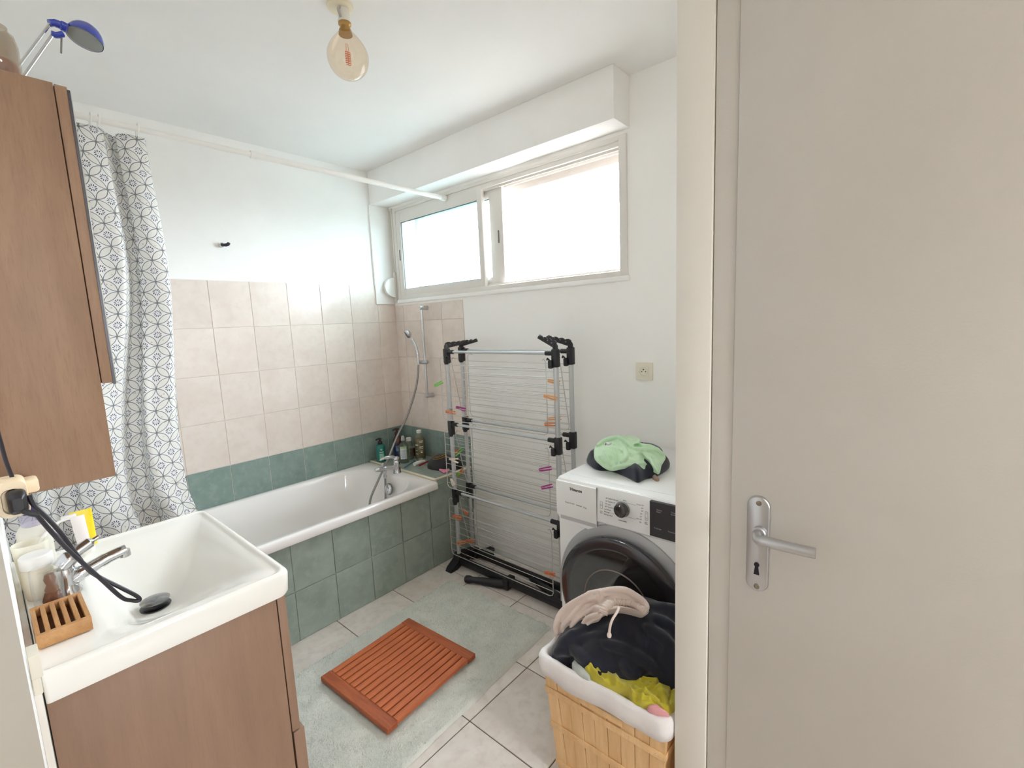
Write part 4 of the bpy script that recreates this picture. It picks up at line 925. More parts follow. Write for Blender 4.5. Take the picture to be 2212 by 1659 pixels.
# folding wings of wire, three to a tier
def wing(xt, xb, yl, yr, z1, z0, n, name='wire_wing', hooks=True):
    b = nb(); r = .0024; c = .022
    def X(z): return xt+(xb-xt)*(z1-z)/(z1-z0)
    path = []
    if hooks: path += [(X(z1)+.012, yl-.028, z1+.012), (X(z1)+.004, yl-.012, z1+.020)]
    path += [(X(z1), yl, z1+.004), (X(z1-.1), yl, z1-.1), (X(z0+c), yl, z0+c), (X(z0+c*.3), yl-c*.3, z0+c*.3), (X(z0), yl-c, z0), (X(z0), yr+c, z0), (X(z0+c*.3), yr+c*.3, z0+c*.3), (X(z0+c), yr, z0+c), (X(z1-.1), yr, z1-.1), (X(z1), yr, z1+.004)]
    if hooks: path += [(X(z1)+.004, yr+.012, z1+.020), (X(z1)+.012, yr+.028, z1+.012)]
    tube(b, path, r, 7)
    for k in range(n):
        z = z1-.025-(z1-z0-.055)*k/(n-1); tube(b, [(X(z), yl, z), (X(z), yr, z)], .0015, 6, cap=False)
    return finish(name, b, STEEL, rk)
for zt_, zb1 in ((ZT-.045, .905), (ZM-.055, .498), (ZL-.055, .082)):
    wing(XF-.024, XF-.026, YL_+.022, YR_+.040, zt_, zb1, 8)
    wing(XF+.030, XK-.030, YL_-.012, YR_-.004, zt_-.010, zb1+.005, 8)
    wing(XK+.020, XK+.016, YL_-.030, YR_+.006, zt_+.006, zb1-.005, 8)
# base: feet and long bars
b = nb(); box(b, XF-.018, XF+.018, YR_-.02, YL_+.015, .022, .060, bev=.005); finish('base_bar', b, BLACKP, rk)
b = nb(); box(b, XK-.016, XK+.016, YR_-.02, YL_+.0, .022, .055, bev=.005); finish('base_bar', b, BLACKP, rk)
b = nb(); prism(b, [(-.34, .0), (-.325, .022), (-.27, .050), (-.262, .085), (-.235, .085), (-.10, .060), (-.10, .030), (-.25, .022), (-.27, .012), (-.285, 0)], YL_-.035, YL_+.02, 'y', .003); finish('end_foot', b, BLACKP, rk)
def club(p0, p1, h=.045):
    p0, p1 = Vector(p0), Vector(p1); d = p1-p0; b = nb()
    tube(b, [tuple(p0+d*s) for s in (0, .03, .12, .2, .5, .8, .95, 1)], [.012, .020, .022, .017, .021, .024, .025, .018], 14, flat=h/.045); return finish('swivel_leg', b, BLACKP, rk)
q0 = at(2, .024, 1004, 1250); q1 = at(2, .026, 1092, 1262)
club((q0.x, q0.y, .023), (q1.x, q1.y, .026)); BOX('leg_joint', (q1.x-.02, q1.x+.05, q1.y-.030, q1.y+.01, .004, .062), BLACKP, rk, bev=.006)
q0 = at(2, .024, 1066, 1184); q1 = at(2, .026, 1022, 1200); club((q0.x, q0.y, .023), (q1.x, q1.y, .026))
club((-.155, -.80, .024), (-.045, -.90, .024)); club((-.12, -1.25, .024), (-.20, -1.50, .026))

# clothes pegs on the airer
def peg(colname, col, px0, py0, px1, py1, x, label, open_=.006):
    a, b_ = at(0, x, px0, py0), at(0, x, px1, py1); d = (b_-a); L = max(.045, min(.075, d.length)); d.normalize(); mid = (a+b_)/2
    t = thing('clothes_peg', label, 'clothes peg', mid-Vector((0, 0, .006)), 'clothes pegs on the airer')
    up2 = Vector((-1, 0, 0)); sd = d.cross(up2).normalized(); m_ = M('peg_'+colname, col, rough=.45)
    for s in (-1, 1):
        b = nb(); Rm = Matrix.Rotation(-s*open_, 3, up2); dd = Rm @ d; ss = Rm @ sd
        P0 = mid+ss*s*.0045
        pr = [(-L/2, .002), (-L/2+.004, .0042), (-L*.1, .0045), (L/2-.004, .0038), (L/2, .002), (L/2, -.002), (-L/2, -.002)]
        A = [b.verts.new(P0+dd*u+ss*v*s-up2*.0045) for u, v in pr]; B_ = [b.verts.new(P0+dd*u+ss*v*s+up2*.0045) for u, v in pr]; n = len(pr)
        b.faces.new(A); b.faces.new(B_[::-1])
        for i in range(n): b.faces.new((A[i], A[(i+1) % n], B_[(i+1) % n], B_[i]))
        finish('arm', b, m_, t)
    b = nb(); tube(b, [tuple(mid+d*L*.06*0+sd*.0062*cos(k*.6)+up2*(.006*sin(k*.6))+d*(.0008*(k-8))) for k in range(17)], .0008, 5); finish('spring', b, STEEL, t)
GR, ORA, PEA, MAG, WHT = (120, 204, 84), (214, 126, 80), (232, 168, 112), (176, 52, 140), (232, 222, 208)
pegs = [('green', GR, 934, 836, 961, 822, -.285, 'bright green clothes peg jutting left from the top tier of the airer'),
 ('orange', ORA, 957, 888, 989, 893, -.285, 'orange clothes peg at the bottom left of the top tier'),
 ('magenta', MAG, 984, 879, 1007, 886, -.20, 'magenta clothes peg beside the second left post of the airer'),
 ('peach', PEA, 1184, 822, 1209, 827, -.20, 'peach clothes peg highest on the right side, behind the front post'),
 ('peach', PEA, 1172, 854, 1207, 863, -.285, 'long peach clothes peg crossing the front right post of the airer'),
 ('peach', PEA, 1183, 905, 1214, 903, -.19, 'peach clothes peg low on the right side of the top tier'),
 ('orange', ORA, 1177, 916, 1198, 917, -.285, 'orange clothes peg just under the peach one, right side of the top tier'),
 ('green', GR, 982, 986, 1000, 967, -.20, 'green clothes peg slanting upward on the left of the middle tier'),
 ('orange', ORA, 974, 985, 992, 970, -.21, 'orange clothes peg right behind the slanting green one'),
 ('white', WHT, 968, 991, 993, 996, -.285, 'white clothes peg lying open on the left side of the middle tier'),
 ('orange', ORA, 985, 1032, 1003, 1011, -.20, 'orange clothes peg slanting near the lower left of the middle tier'),
 ('green', GR, 979, 1036, 992, 1020, -.215, 'green clothes peg beside the slanting orange one, middle tier'),
 ('white', WHT, 974, 1034, 981, 1049, -.285, 'white clothes peg standing upright above the bottom left coupler'),
 ('magenta', MAG, 1165, 1015, 1191, 1011, -.285, 'upper magenta clothes peg on the right of the middle tier'),
 ('magenta', MAG, 1170, 1054, 1193, 1049, -.285, 'lower magenta clothes peg on the right of the middle tier'),
 ('orange', ORA, 977, 1114, 998, 1121, -.285, 'orange clothes peg on the left rod of the bottom tier'),
 ('orange', ORA, 1002, 1102, 1008, 1110, -.20, 'small orange clothes peg seen end-on behind the bottom tier wires'),
 ('orange', ORA, 983, 1174, 1010, 1170, -.285, 'orange clothes peg lowest on the left side of the airer'),
 ('orange', ORA, 1006, 1168, 1025, 1169, -.20, 'orange clothes peg right behind the lowest left one'),
 ('orange', ORA, 1177, 1236, 1199, 1242, -.285, 'orange clothes peg at the bottom right next to the washing machine')]
for p_ in pegs: peg(*p_, open_=.20 if p_[0] == 'white' else .035)

# ------------------------------------------------------------------ washing machine
WF, WY0, WY1 = -.600, -2.393, -1.801
wm = thing('washing_machine', 'white front-loading washing machine with a dark round door', 'washing machine', (-.31, -2.1, 0))
BOX('cabinet_body', (WF, -.02, WY0, WY1, .012, .832), APPL, wm, bev=.008)
b = box(nb(), WF+.004, -.015, WY0, WY1, .832, .852, bev=.007); finish('top_panel', b, APPL, wm)
BOX('top_inset', (WF+.05, -.03, WY0+.02, WY1-.022, .8515, .8530), APPL, wm, bev=.0008)
b = nb(); prism(b, [(-.606, .715), (-.612, .722), (-.607, .832), (-.598, .848), (-.585, .851), (-.58, .851), (-.58, .715)], WY0, WY1-.001, 'y', .002); finish('control_fascia', b, APPL2, wm)
FXx = -.6115
# detergent drawer, its front dips below the fascia
dy = at(0, -.61, 1290, 1100).y
b = nb(); prism(b, [(WY1-.002, .842), (WY1-.0015, .700), (WY1-.010, .690), (dy+.030, .674), (dy+.004, .684), (dy+.001, .70), (dy+.001, .842)], -.6055, -.600, 'x', .001)
dw = finish('detergent_drawer', b, APPL2, wm)
b = nb(); prism(b, [(WY1-.006, .705), (WY1-.012, .692), (dy+.032, .678), (dy+.006, .689), (dy+.006, .700), (dy+.03, .713)], -.6125, -.6085, 'x'); 
finish('drawer_fascia', box(nb(), -.6145, -.606, dy+.001, WY1-.002, .708, .842, bev=.002), APPL2, dw)
BOX('grip_recess', (-.6062, -.605, dy+.012, WY1-.014, .690, .706), M('recess_shade_grey', (196, 196, 198), rough=.5), dw)  # flat plate, the shade inside the grip is put into its grey
BOX('drawer_gap', (-.6131, -.606, dy-.0005, dy+.0012, .70, .845), M('gap_grey', (150, 150, 152), rough=.7), wm)
fxp = -.6146
def T(s, px, py, size, mat=PRINT, x=fxp, al='LEFT', bold=0, par=wm, nm='lettering'):
    p = at(0, x, px, py); return text(nm, s, size, (x, p.y, p.z), mat, par, align=al, bold=bold)
T('Hisense', 1231, 1056, .0165, bold=.0005, par=dw); T('Pause & Add', 1221, 1084, .0078, PRINTG, par=dw); T('Inverter', 1245, 1091, .0075, PRINT, par=dw); T('8 kg', 1260, 1096, .0078, PRINTG, par=dw)
x2 = -.6122
for s, px, py in (("60\u00b0 Sp\u00e9cial allergies", 1308.5, 1075.5), ("30\u00b0 Rapide 15'", 1308, 1082), ('30\u00b0 Laine', 1307, 1088), ('30\u00b0 Textiles sport', 1306.5, 1093.5), ('Eco 40-60', 1305.5, 1099.5), ('Essorage', 1305, 1104.5), ('Rin\u00e7age doux', 1304.5, 1110)): T(s, px, py, .0062, PRINTG, x2)
T('Auto', 1346, 1080.5, .0062, PRINTG, x2); T('Laine lavable', 1336, 1123, .0062, PRINTG, x2)
for s, px, py in (('Coton 90\u00b0', 1391, 1094), ('60\u00b0', 1390, 1100), ('40\u00b0', 1390, 1106), ('30\u00b0', 1388, 1112), ('20\u00b0', 1387, 1118), ('Mix 40\u00b0', 1387, 1124), ('30\u00b0', 1386, 1130)): T(s, px, py-1, .0062, PRINTG, x2, 'RIGHT')
kc = at(0, -.62, 1342, 1102)
LATHE('programme_knob', [(.0245, 0), (.0245, .014), (.0235, .020), (.020, .0225), (0, .0225)], (-.610, kc.y, kc.z), DARK, wm, ax2=(-1, 0, 0), n=40)
BOX('knob_pointer', (-.6335, -.632, kc.y-.001, kc.y+.001, kc.z+.016, kc.z+.021), WHITEP, wm)
LATHE('knob_ring', [(.0270, 0), (.0272, .003), (.0255, .004)], (-.6105, kc.y, kc.z), M('knob_chrome', (140, 140, 140), rough=.3, metal=.8), wm, ax2=(-1, 0, 0), n=40)
b = nb(); 
for (qa, qb) in (((1352, 1086), (1374, 1092)), ((1318, 1108), (1330, 1111)), ((1357, 1117), (1375, 1122)), ((1337, 1083), (1341, 1086))):
    tube(b, [tuple(at(0, x2, *qa)), tuple(at(0, x2, *qb))], .0004, 4)
finish('guide_lines', b, PRINTG, wm)
def outline(px, py, w_, h_, nm, sym):
    c = at(0, x2, px, py); b = nb(); pts = [(x2, c.y+a, c.z+e) for a, e in rrect(-w_/2, w_/2, -h_/2, h_/2, .002, 4)]; tube(b, pts, .0005, 4, closed=True)
    if sym == 'power':
        tube(b, [(x2, c.y+.003*sin(a), c.z+.003*cos(a)) for a in [.5+5.3*i/14 for i in range(15)]], .0004, 4, cap=False); tube(b, [(x2, c.y, c.z+.001), (x2, c.y, c.z+.0042)], .0004, 4)
    else:
        tube(b, [(x2, c.y+.002, c.z+.012), (x2, c.y-.002, c.z+.009), (x2, c.y+.002, c.z+.006)], .0004, 4); tube(b, [(x2, c.y+.0015, c.z-.005), (x2, c.y+.0015, c.z-.011)], .0004, 4); tube(b, [(x2, c.y-.0015, c.z-.005), (x2, c.y-.0015, c.z-.011)], .0004, 4)
    finish(nm, b, PRINTG, wm)
outline(1299, 1091, .009, .026, 'power_button', 'power'); outline(1396.5, 1115, .009, .030, 'start_button', 'start')
T('Start\nStop', 1296.5, 1105.5, .0048, PRINTG, x2); T('Start\nPause', 1392.5, 1129.5, .0048, PRINTG, x2)
py0_ = at(0, -.612, 1404, 1110).y
b = nb(); prism(b, [(py0_, .843), (WY0+.004, .843), (WY0+.004, .724), (py0_, .724)], -.6142, -.600, 'x', .0008); dp = finish('display_panel', b, M('display_black', (52, 51, 56), rough=.3), wm)
T('Vitesse\nEssor.', 1418, 1103, .0065, PRINTL, -.6146, par=dp); T('Temp.\nSpeed', 1449, 1109, .0065, PRINTL, -.6146, par=dp); T('Pr\u00e9lavage', 1413, 1140, .0065, PRINTL, -.6146, par=dp); T('Fonction', 1443, 1148, .0065, PRINTL, -.6146, par=dp)
# door
DC = (-.600, -2.072, .452)
LATHE('door_bezel', [(.2, .000), (.268, .000), (.266, .004), (.240, .014), (.20, .014)], DC, M('silver_bezel', (176, 176, 178), rough=.4, metal=.3), wm, ax2=(-1, 0, 0), n=72)
dd = LATHE('door_ring', [(.10, .030), (.228, .012), (.236, .020), (.239, .034), (.236, .044), (.226, .050), (.205, .053), (.196, .052), (.185, .050), (.130, .030), (.122, .020), (.120, .0), (.112, .004), (.08, .006), (0, .006)], DC, DARK, wm, ax2=(-1, 0, 0), n=80)
LATHE('door_glass', [(.196, .0527), (.150, .052), (.128, .048), (.122, .040), (.119, .020), (.10, .002), (.05, -.012), (0, -.016)], DC, DARKG, dd, ax2=(-1, 0, 0), n=72)
b = nb()
for k, rr in enumerate((.125,)): tube(b, [(DC[0]-.0525, DC[1]+rr*cos(a), DC[2]+rr*sin(a)) for a in [2*pi*i/60 for i in range(60)]], .0032, 6, closed=True)
finish('glass_rim', b, M('rim_brown', (128, 116, 108), rough=.3, metal=.4), dd)
b = nb()
for k in range(5):
    tube(b, [(DC[0]-.044+.012*sin(i/12*pi), DC[1]-.040-.050*(i/12)-.006*k, DC[2]+.050-k*.020-.085*(i/12)**1.3) for i in range(13)], [.0012+.0022*sin(i/12*pi) for i in range(13)], 6)
finish('glass_reflections', b, M('reflection_streak', (190, 180, 168), rough=.2, metal=1), dd)  # bright tubes stand in for curved reflections in the door glass
for y in (WY0+.04, WY1-.04):
    for x in (WF+.05, -.07): LATHE('foot', [(.018, 0), (.018, .008), (.010, .014), (0, .014)], (x, y, 0), BLACKP, wm, n=14)

# clothes on the machine
ZW = .853
def zp(z, pts): return [tuple(at(2, z, *q)) for q in pts]
t = thing('navy_garment', 'folded navy garment lying under the green shirt on the washing machine', 'garment', (-.38, -1.98, ZW))
lp_ = zp(ZW+.012, ((1268, 992), (1274, 1002), (1290, 1010), (1315, 1012), (1340, 1020), (1362, 1030), (1378, 1037), (1395, 1030), (1420, 1024), (1445, 1008)))+zp(ZW+.02, ((1444, 996), (1425, 990)))+[(-.14, -2.02, ZW+.015), (-.12, -1.90, ZW+.015), (-.18, -1.815, ZW+.015), (-.30, -1.812, ZW+.02)]
patch('cloth_body', lp_, (-.32, -1.97, ZW+.015), .050, [([(1290, 960), (1275, 985)], 8, .012), ([(1330, 1010), (1380, 1030)], 6, .006), ([(1300, 1000), (1330, 1015)], 5, .005)], fabric('navy_jersey', (34, 38, 56), (26, 29, 44)), t, N=Vector((0, 0, 1)), nz=(.004, 14), thick=.014, rd=(.008, 12, 1))
t = thing('green_shirt', 'crumpled light green shirt on top of the navy garment', 'shirt', (-.38, -2.0, ZW+.05))
lp_ = [tuple(at(2, z, *q)) for z, q in ((ZW+.060, (1283, 985)), (ZW+.040, (1297, 1003)), (ZW+.026, (1318, 1014)), (ZW+.036, (1345, 1010)), (ZW+.042, (1368, 1007)), (ZW+.034, (1392, 1014)), (ZW+.030, (1402, 1008)), (ZW+.028, (1423, 1022)), (ZW+.040, (1430, 1003)), (ZW+.055, (1438, 986)), (ZW+.080, (1420, 972)), (ZW+.090, (1385, 966)))]+[(-.20, -1.95, ZW+.07), (-.24, -1.89, ZW+.08), (-.36, -1.84, ZW+.075)]
STG = [([(1300, 958), (1330, 965), (1362, 985)], 7, .016), ([(1362, 985), (1345, 1005)], 6, .010), ([(1320, 970), (1318, 1000)], 4, -.008), ([(1335, 945), (1350, 968), (1355, 990)], 6, .014), ([(1365, 975), (1400, 972), (1435, 985)], 6, .014), ([(1370, 985), (1372, 1008)], 3, .008), ([(1355, 990), (1372, 982), (1400, 980)], 3, -.010), ([(1402, 985), (1420, 1005)], 4, .008), ([(1300, 972), (1312, 1000)], 4, .010), ([(1385, 1000), (1365, 1003)], 3, .006), ([(1340, 1000), (1310, 1008)], 4, .006)]
gs_ = patch('cloth_body', lp_, (-.35, -1.985, ZW+.062), .024, [], fabric('light_green_jersey', (202, 230, 196), (190, 222, 186)), t, N=Vector((-.1, -.1, 1)), nz=(.004, 22), thick=.010, nr=40, nt=160, rd=(.004, 12, .5))
rolls(gs_, [(p_, r_*.68) for p_, r_ in [([(1291, 966), (1308, 954), (1333, 949), (1352, 957), (1366, 970)], .016), ([(1302, 974), (1309, 990), (1320, 1006)], .010), ([(1340, 958), (1351, 975), (1353, 990), (1340, 1001)], .015),
 ([(1366, 971), (1392, 969), (1416, 973), (1432, 984)], .013), ([(1362, 986), (1386, 980), (1410, 987), (1426, 1002)], .010), ([(1372, 1004), (1388, 1002), (1400, 1006)], .007), ([(1324, 1010), (1345, 1006), (1364, 1004)], .008), ([(1404, 990), (1414, 1006), (1421, 1017)], .009), ([(1318, 968), (1330, 985), (1332, 1002)], .008), ([(1380, 985), (1378, 1000)], .008), ([(1325, 960), (1345, 975), (1368, 982)], .009), ([(1295, 985), (1306, 1000)], .009)]], .0028, sink=-.55, smooth=1)
lb = at(2, ZW+.124, 1313, 958)
BOX('care_label', (lb.x-.012, lb.x+.012, lb.y-.010, lb.y+.010, lb.z-.004, lb.z+.0025), M('label_grey', (206, 206, 206), rough=.7), t, bev=.001)
text('label_emblem', 'F', .014, (lb.x-.0125, lb.y+.004, lb.z-.001), PRINT, t)
q = zp(ZW+.006, ((1398, 1008), (1406, 1020), (1416, 1033), (1422, 1037)))
t = thing('beige_strap', 'beige fabric strap sticking out under the green shirt', 'strap', q[2]); TUBE_('strap_band', q, [.008]*12+[.005], fabric('beige_webbing', (176, 146, 126), (160, 130, 110)), t, seg=12, sm=4)

# ------------------------------------------------------------------ laundry basket and its contents
bk = thing('laundry_basket', 'tapered wooden slat laundry basket with a white cloth liner before the machine', 'laundry basket', (-.82, -2.19, 0))
RX0, RX1, RY0, RY1, RZ_ = -.985, -.672, -2.392, -1.988, .432
TAP = .030                                                     # taper per side towards the floor
def bside(z): k = TAP*(1-z/RZ_); return RX0+k+.006, RX1-k-.006, RY0+k+.006, RY1-k-.006
def slat(a0_, a1_, face, z0, z1, off=0):
    b = nb(); P = []
    for z in (z0, z1):
        x0, x1, y0, y1 = bside(z)
        for s in (0, .004):
            for a in (a0_, a1_):
                if face == 'w': P.append((x0+s+off, y0+(y1-y0)*a, z))
                elif face == 'e': P.append((x1-s, y0+(y1-y0)*a, z))
                elif face == 's': P.append((x0+(x1-x0)*a, y0+s, z))
                else: P.append((x0+(x1-x0)*a, y1-s, z))
    V = [b.verts.new(p) for p in P]
    for f in ((0, 1, 3, 2), (4, 6, 7, 5), (0, 4, 5, 1), (2, 3, 7, 6), (0, 2, 6, 4), (1, 5, 7, 3)): b.faces.new([V[i] for i in f])
    return finish('slat', b, SLATW, bk, smooth=0)
for face, n in (('w', 9), ('e', 9), ('s', 7), ('n', 7)):
    for k in range(n):
        e = .004+.003*(k % 3)
        slat((k+.022)/n, (k+1-.022)/n, face, .01, RZ_-.01 if not (face == 'w' and k in (3, 4, 5)) else RZ_-.074, .0015*(k % 2))
BOX('basket_floor', (RX0+.04, RX1-.04, RY0+.04, RY1-.04, .012, .020), SLATW, bk)
for z in (.318, .196, .06):
    x0, x1, y0, y1 = bside(z); b = nb()
    for d in ((x0-.004, x0+.0, y0-.004, y1+.004), (x1, x1+.004, y0-.004, y1+.004), (x0, x1, y0-.004, y0), (x0, x1, y1, y1+.004)): box(b, d[0], d[1], d[2], d[3], z-.010, z+.010, bev=.001)
    bd_ = finish('band', b, SLATW, bk)
    for k in range(9):
        yy = y0+(y1-y0)*(k+.5)/9
        LATHE('staple', [(.0014, 0), (.001, .001), (0, .0012)], (x0-.004, yy, z+.002), STEEL, bd_, ax2=(-1, 0, 0), n=6)
x0, x1, y0, y1 = bside(RZ_-.07); BOX('handle_bar', (x0-.0045, x0-.0002, y0+(y1-y0)*.31, y0+(y1-y0)*.69, RZ_-.092, RZ_-.073), SLATW, bk, bev=.001)
LINER = fabric('white_cotton', (236, 233, 232), (228, 224, 224), sheen=.1)
def LR(d, z, r=.03):
    L = rrect(RX0-d, RX1+d, RY0-d+.002, RY1+d, r, 8); out = []
    for i, a in enumerate(L):
        b_ = L[(i+1) % len(L)]; k = 16 if i % 9 == 8 else 1
        out += [(a[0]+(b_[0]-a[0])*j/k, a[1]+(b_[1]-a[1])*j/k) for j in range(k)]
    return [(x_+.0012*sin(70*y_), y_+.0012*sin(70*x_), z+.002*sin(30*y_+20*x_)) for x_, y_ in out]
def wav(L, am): return [(p[0]+am*.3*sin(25*p[1]), p[1], p[2]+am*1.6*sin(17*p[1]+9*p[0])+(.006*exp(-((p[1]+2.195)/.062)**4) if p[0] < RX0+.02 else 0)) for p in L]
lo = [wav(LR(.006, RZ_-.060), .004), LR(.009, RZ_-.03), LR(.009, RZ_-.006), LR(.005, RZ_+.004), LR(-.003, RZ_+.006), LR(-.010, RZ_+.002), LR(-.016, RZ_-.03), LR(-.030, RZ_-.14), LR(-.052, .10)]
b = loft(nb(), lo, False, False)
o = finish('cloth_liner', b, LINER, bk, smooth=180); md = o.modifiers.new('thickness', 'SOLIDIFY'); md.thickness = .0015
BOX('liner_at_handle', (RX0+.010, RX0+.014, -2.262, -2.130, RZ_-.078, RZ_-.03), LINER, bk, bev=.001)
# lower clothes that fill the basket
t = thing('dark_green_cloth', 'dark green cloth in the near left corner of the laundry basket', 'cloth', (-.86, -2.08, .36))
patch('cloth_body', [(-.965, -2.01, .385), (-.965, -2.12, .385), (-.93, -2.2, .39), (-.85, -2.2, .40), (-.78, -2.1, .41), (-.80, -2.01, .40), (-.88, -2.005, .39)], (-.88, -2.09, .39), .02, [], fabric('dark_green_cloth', (58, 66, 56), (44, 50, 44)), t, N=Vector((0, 0, 1)), thick=.05)
t = thing('grey_cloth', 'pale grey cloth showing between the dark green and mustard clothes', 'cloth', (-.9, -2.15, .36))
patch('cloth_body', zp(.438, ((1236, 1432), (1242, 1448), (1256, 1462), (1275, 1470), (1270, 1450), (1250, 1425))), tuple(at(2, .438, 1254, 1446)), .012, [], fabric('pale_grey_cloth', (196, 202, 196), (180, 186, 180)), t, N=Vector((-.2, -.2, 1)), thick=.05, nr=12, nt=50)
t = thing('mustard_shirt', 'mustard yellow shirt bulging along the front of the laundry basket', 'shirt', (-.9, -2.25, .36))
ml = zp(.437, ((1243, 1424), (1250, 1444), (1270, 1462), (1300, 1482), (1330, 1496), (1356, 1505), (1370, 1520), (1392, 1530), (1420, 1535), (1440, 1545), (1458, 1535), (1470, 1500), (1440, 1470), (1380, 1460), (1320, 1450), (1280, 1425)))
STM = [([(1250, 1428), (1275, 1465)], 4, .008), ([(1268, 1440), (1300, 1475)], 4, .010), ([(1290, 1450), (1340, 1485)], 4, .008), ([(1345, 1490), (1400, 1515)], 4, .010), ([(1370, 1485), (1420, 1520)], 4, .011), ([(1400, 1480), (1440, 1510)], 4, .010), ([(1420, 1495), (1445, 1540)], 4, .011), ([(1390, 1525), (1425, 1530)], 4, .008), ([(1450, 1490), (1440, 1530)], 3, -.010)]
patch('cloth_body', ml, tuple(at(2, .437, 1350, 1485)), .018, STM, fabric('mustard_jersey', (190, 178, 48), (172, 158, 38)), t, N=Vector((-.2, -.25, 1)), thick=.05, nr=50, nt=240, nz=(.004, 30), rd=(.012, 24, .4))
t = thing('pink_cloth', 'bit of pink cloth beneath the mustard shirt at the basket corner', 'cloth', (-.93, -2.33, .38))
patch('cloth_body', zp(.438, ((1397, 1532), (1404, 1520), (1416, 1519), (1430, 1536), (1446, 1548), (1420, 1545), (1405, 1540))), tuple(at(2, .438, 1418, 1534)), .016, [], fabric('pink_cloth', (220, 158, 160), (206, 144, 146)), t, N=Vector((-.3, -.3, 1)), thick=.03, nr=12, nt=50)
# navy towel over it
t = thing('navy_sweatshirt', 'bulky dark navy towelling garment heaped on top of the laundry basket', 'garment', (-.83, -2.22, .42))
nl = [tuple(at(2, z, *q)) for z, q in ((.425, (1188, 1425)), (.42, (1205, 1437)), (.43, (1228, 1428)), (.44, (1242, 1428)), (.44, (1262, 1450)), (.44, (1300, 1462)), (.44, (1330, 1474)), (.44, (1355, 1482)), (.44, (1385, 1478)), (.44, (1418, 1480)), (.44, (1450, 1492)), (.45, (1470, 1480)))]+[(-.72, -2.388, .48), (-.69, -2.36, .50), (-.69, -2.20, .48), (-.70, -2.05, .45), (-.78, -1.995, .43), (-.90, -2.0, .43)]
STN = [([(1270, 1370), (1340, 1385), (1390, 1420), (1455, 1475)], 14, .020), ([(1235, 1400), (1265, 1435), (1330, 1470)], 11, .022), ([(1235, 1385), (1290, 1380)], 8, .012), ([(1195, 1405), (1225, 1400)], 9, .014), ([(1225, 1395), (1232, 1425)], 4, -.014), ([(1340, 1420), (1350, 1450), (1345, 1470)], 9, -.020), ([(1365, 1420), (1350, 1405), (1325, 1420)], 6, .010), ([(1405, 1435), (1375, 1465)], 10, .014), ([(1280, 1370), (1310, 1395), (1360, 1405)], 4, -.008), ([(1400, 1345), (1455, 1400)], 12, .012), ([(1390, 1360), (1400, 1400), (1440, 1450)], 5, -.010), ([(1420, 1470), (1455, 1485)], 6, .012)]
NAVY = fabric('navy_towelling', (24, 27, 42), (16, 18, 30), bs=420, bump=.9, sc=30)
nv_ = patch('cloth_body', nl, (-.815, -2.21, .455), .105, [], NAVY, t, N=Vector((.15, -.05, 1)), thick=.02, nr=56, nt=240, nz=(.008, 13), power=2.2, rd=(.010, 8, .9))
rolls(nv_, [([(1243, 1424), (1275, 1450), (1330, 1469), (1375, 1474)], .018), ([(1232, 1398), (1262, 1422), (1300, 1446)], .020), ([(1196, 1412), (1215, 1405), (1236, 1412)], .017), ([(1298, 1388), (1345, 1402), (1390, 1428), (1430, 1462)], .020),
 ([(1345, 1425), (1352, 1448), (1375, 1460), (1402, 1440)], .015), ([(1390, 1352), (1430, 1376), (1458, 1402)], .020), ([(1240, 1385), (1275, 1375), (1310, 1370)], .014), ([(1405, 1330), (1440, 1345), (1470, 1370)], .018), ([(1395, 1475), (1430, 1480), (1456, 1486)], .015)], .0050, sink=.32, smooth=3)
# cream joggers
t = thing('beige_joggers', 'pale beige jogging trousers with drawstring slumped over the navy heap', 'trousers', (-.86, -2.1, .50))
jl0 = [tuple(at(2, z, *q)) for z, q in ((.47, (1198, 1358)), (.455, (1204, 1374)), (.45, (1222, 1384)), (.455, (1240, 1382)), (.50, (1256, 1366)), (.545, (1278, 1345)), (.575, (1300, 1330)), (.60, (1325, 1328)), (.605, (1350, 1326)), (.605, (1378, 1326)), (.60, (1402, 1322)), (.61, (1396, 1302)), (.63, (1380, 1284)), (.64, (1355, 1272)), (.635, (1320, 1270)), (.62, (1285, 1276)), (.60, (1268, 1278)), (.56, (1245, 1298)), (.52, (1215, 1328)))]
jl = jl0[:6]+[tuple(at(2, z, *q)) for z, q in ((.575, (1298, 1334)), (.60, (1312, 1320)), (.61, (1345, 1313)), (.61, (1374, 1317)), (.60, (1400, 1324)))]+jl0[11:]
STJ = [([(1215, 1370), (1212, 1345), (1240, 1315), (1280, 1280)], 4, .014), ([(1228, 1372), (1226, 1345), (1250, 1320), (1285, 1300)], 3.5, .013), ([(1220, 1360), (1220, 1342), (1245, 1312)], 1.8, -.008), ([(1242, 1360), (1240, 1345), (1262, 1328), (1285, 1318)], 4, .012), ([(1282, 1278), (1300, 1290), (1330, 1280)], 5, .016), ([(1280, 1285), (1292, 1300), (1285, 1315)], 3, -.010), ([(1300, 1295), (1345, 1278), (1380, 1295)], 5, .014), ([(1290, 1320), (1275, 1338), (1262, 1345)], 5, .012), ([(1205, 1372), (1240, 1380)], 6, .014), ([(1300, 1312), (1325, 1300), (1365, 1305), (1395, 1322)], 5, .016), ([(1310, 1322), (1345, 1322), (1370, 1326)], 4, -.026), ([(1255, 1275), (1235, 1300), (1205, 1335)], 5, .008)]
def ribs(P, px, py):
    if 1300 < px < 1398 and 1290 < py < 1322:
        d = seg_d(px, py, (1305, 1316), (1330, 1300)); d = min(d, seg_d(px, py, (1330, 1300), (1365, 1304)), seg_d(px, py, (1365, 1304), (1392, 1320)))
        if d < 9: return .0035*sin(px*1.15+py*.5)*(1-d/9)
    return 0
JOG = fabric('pale_beige_fleece', (224, 208, 199), (213, 195, 186))
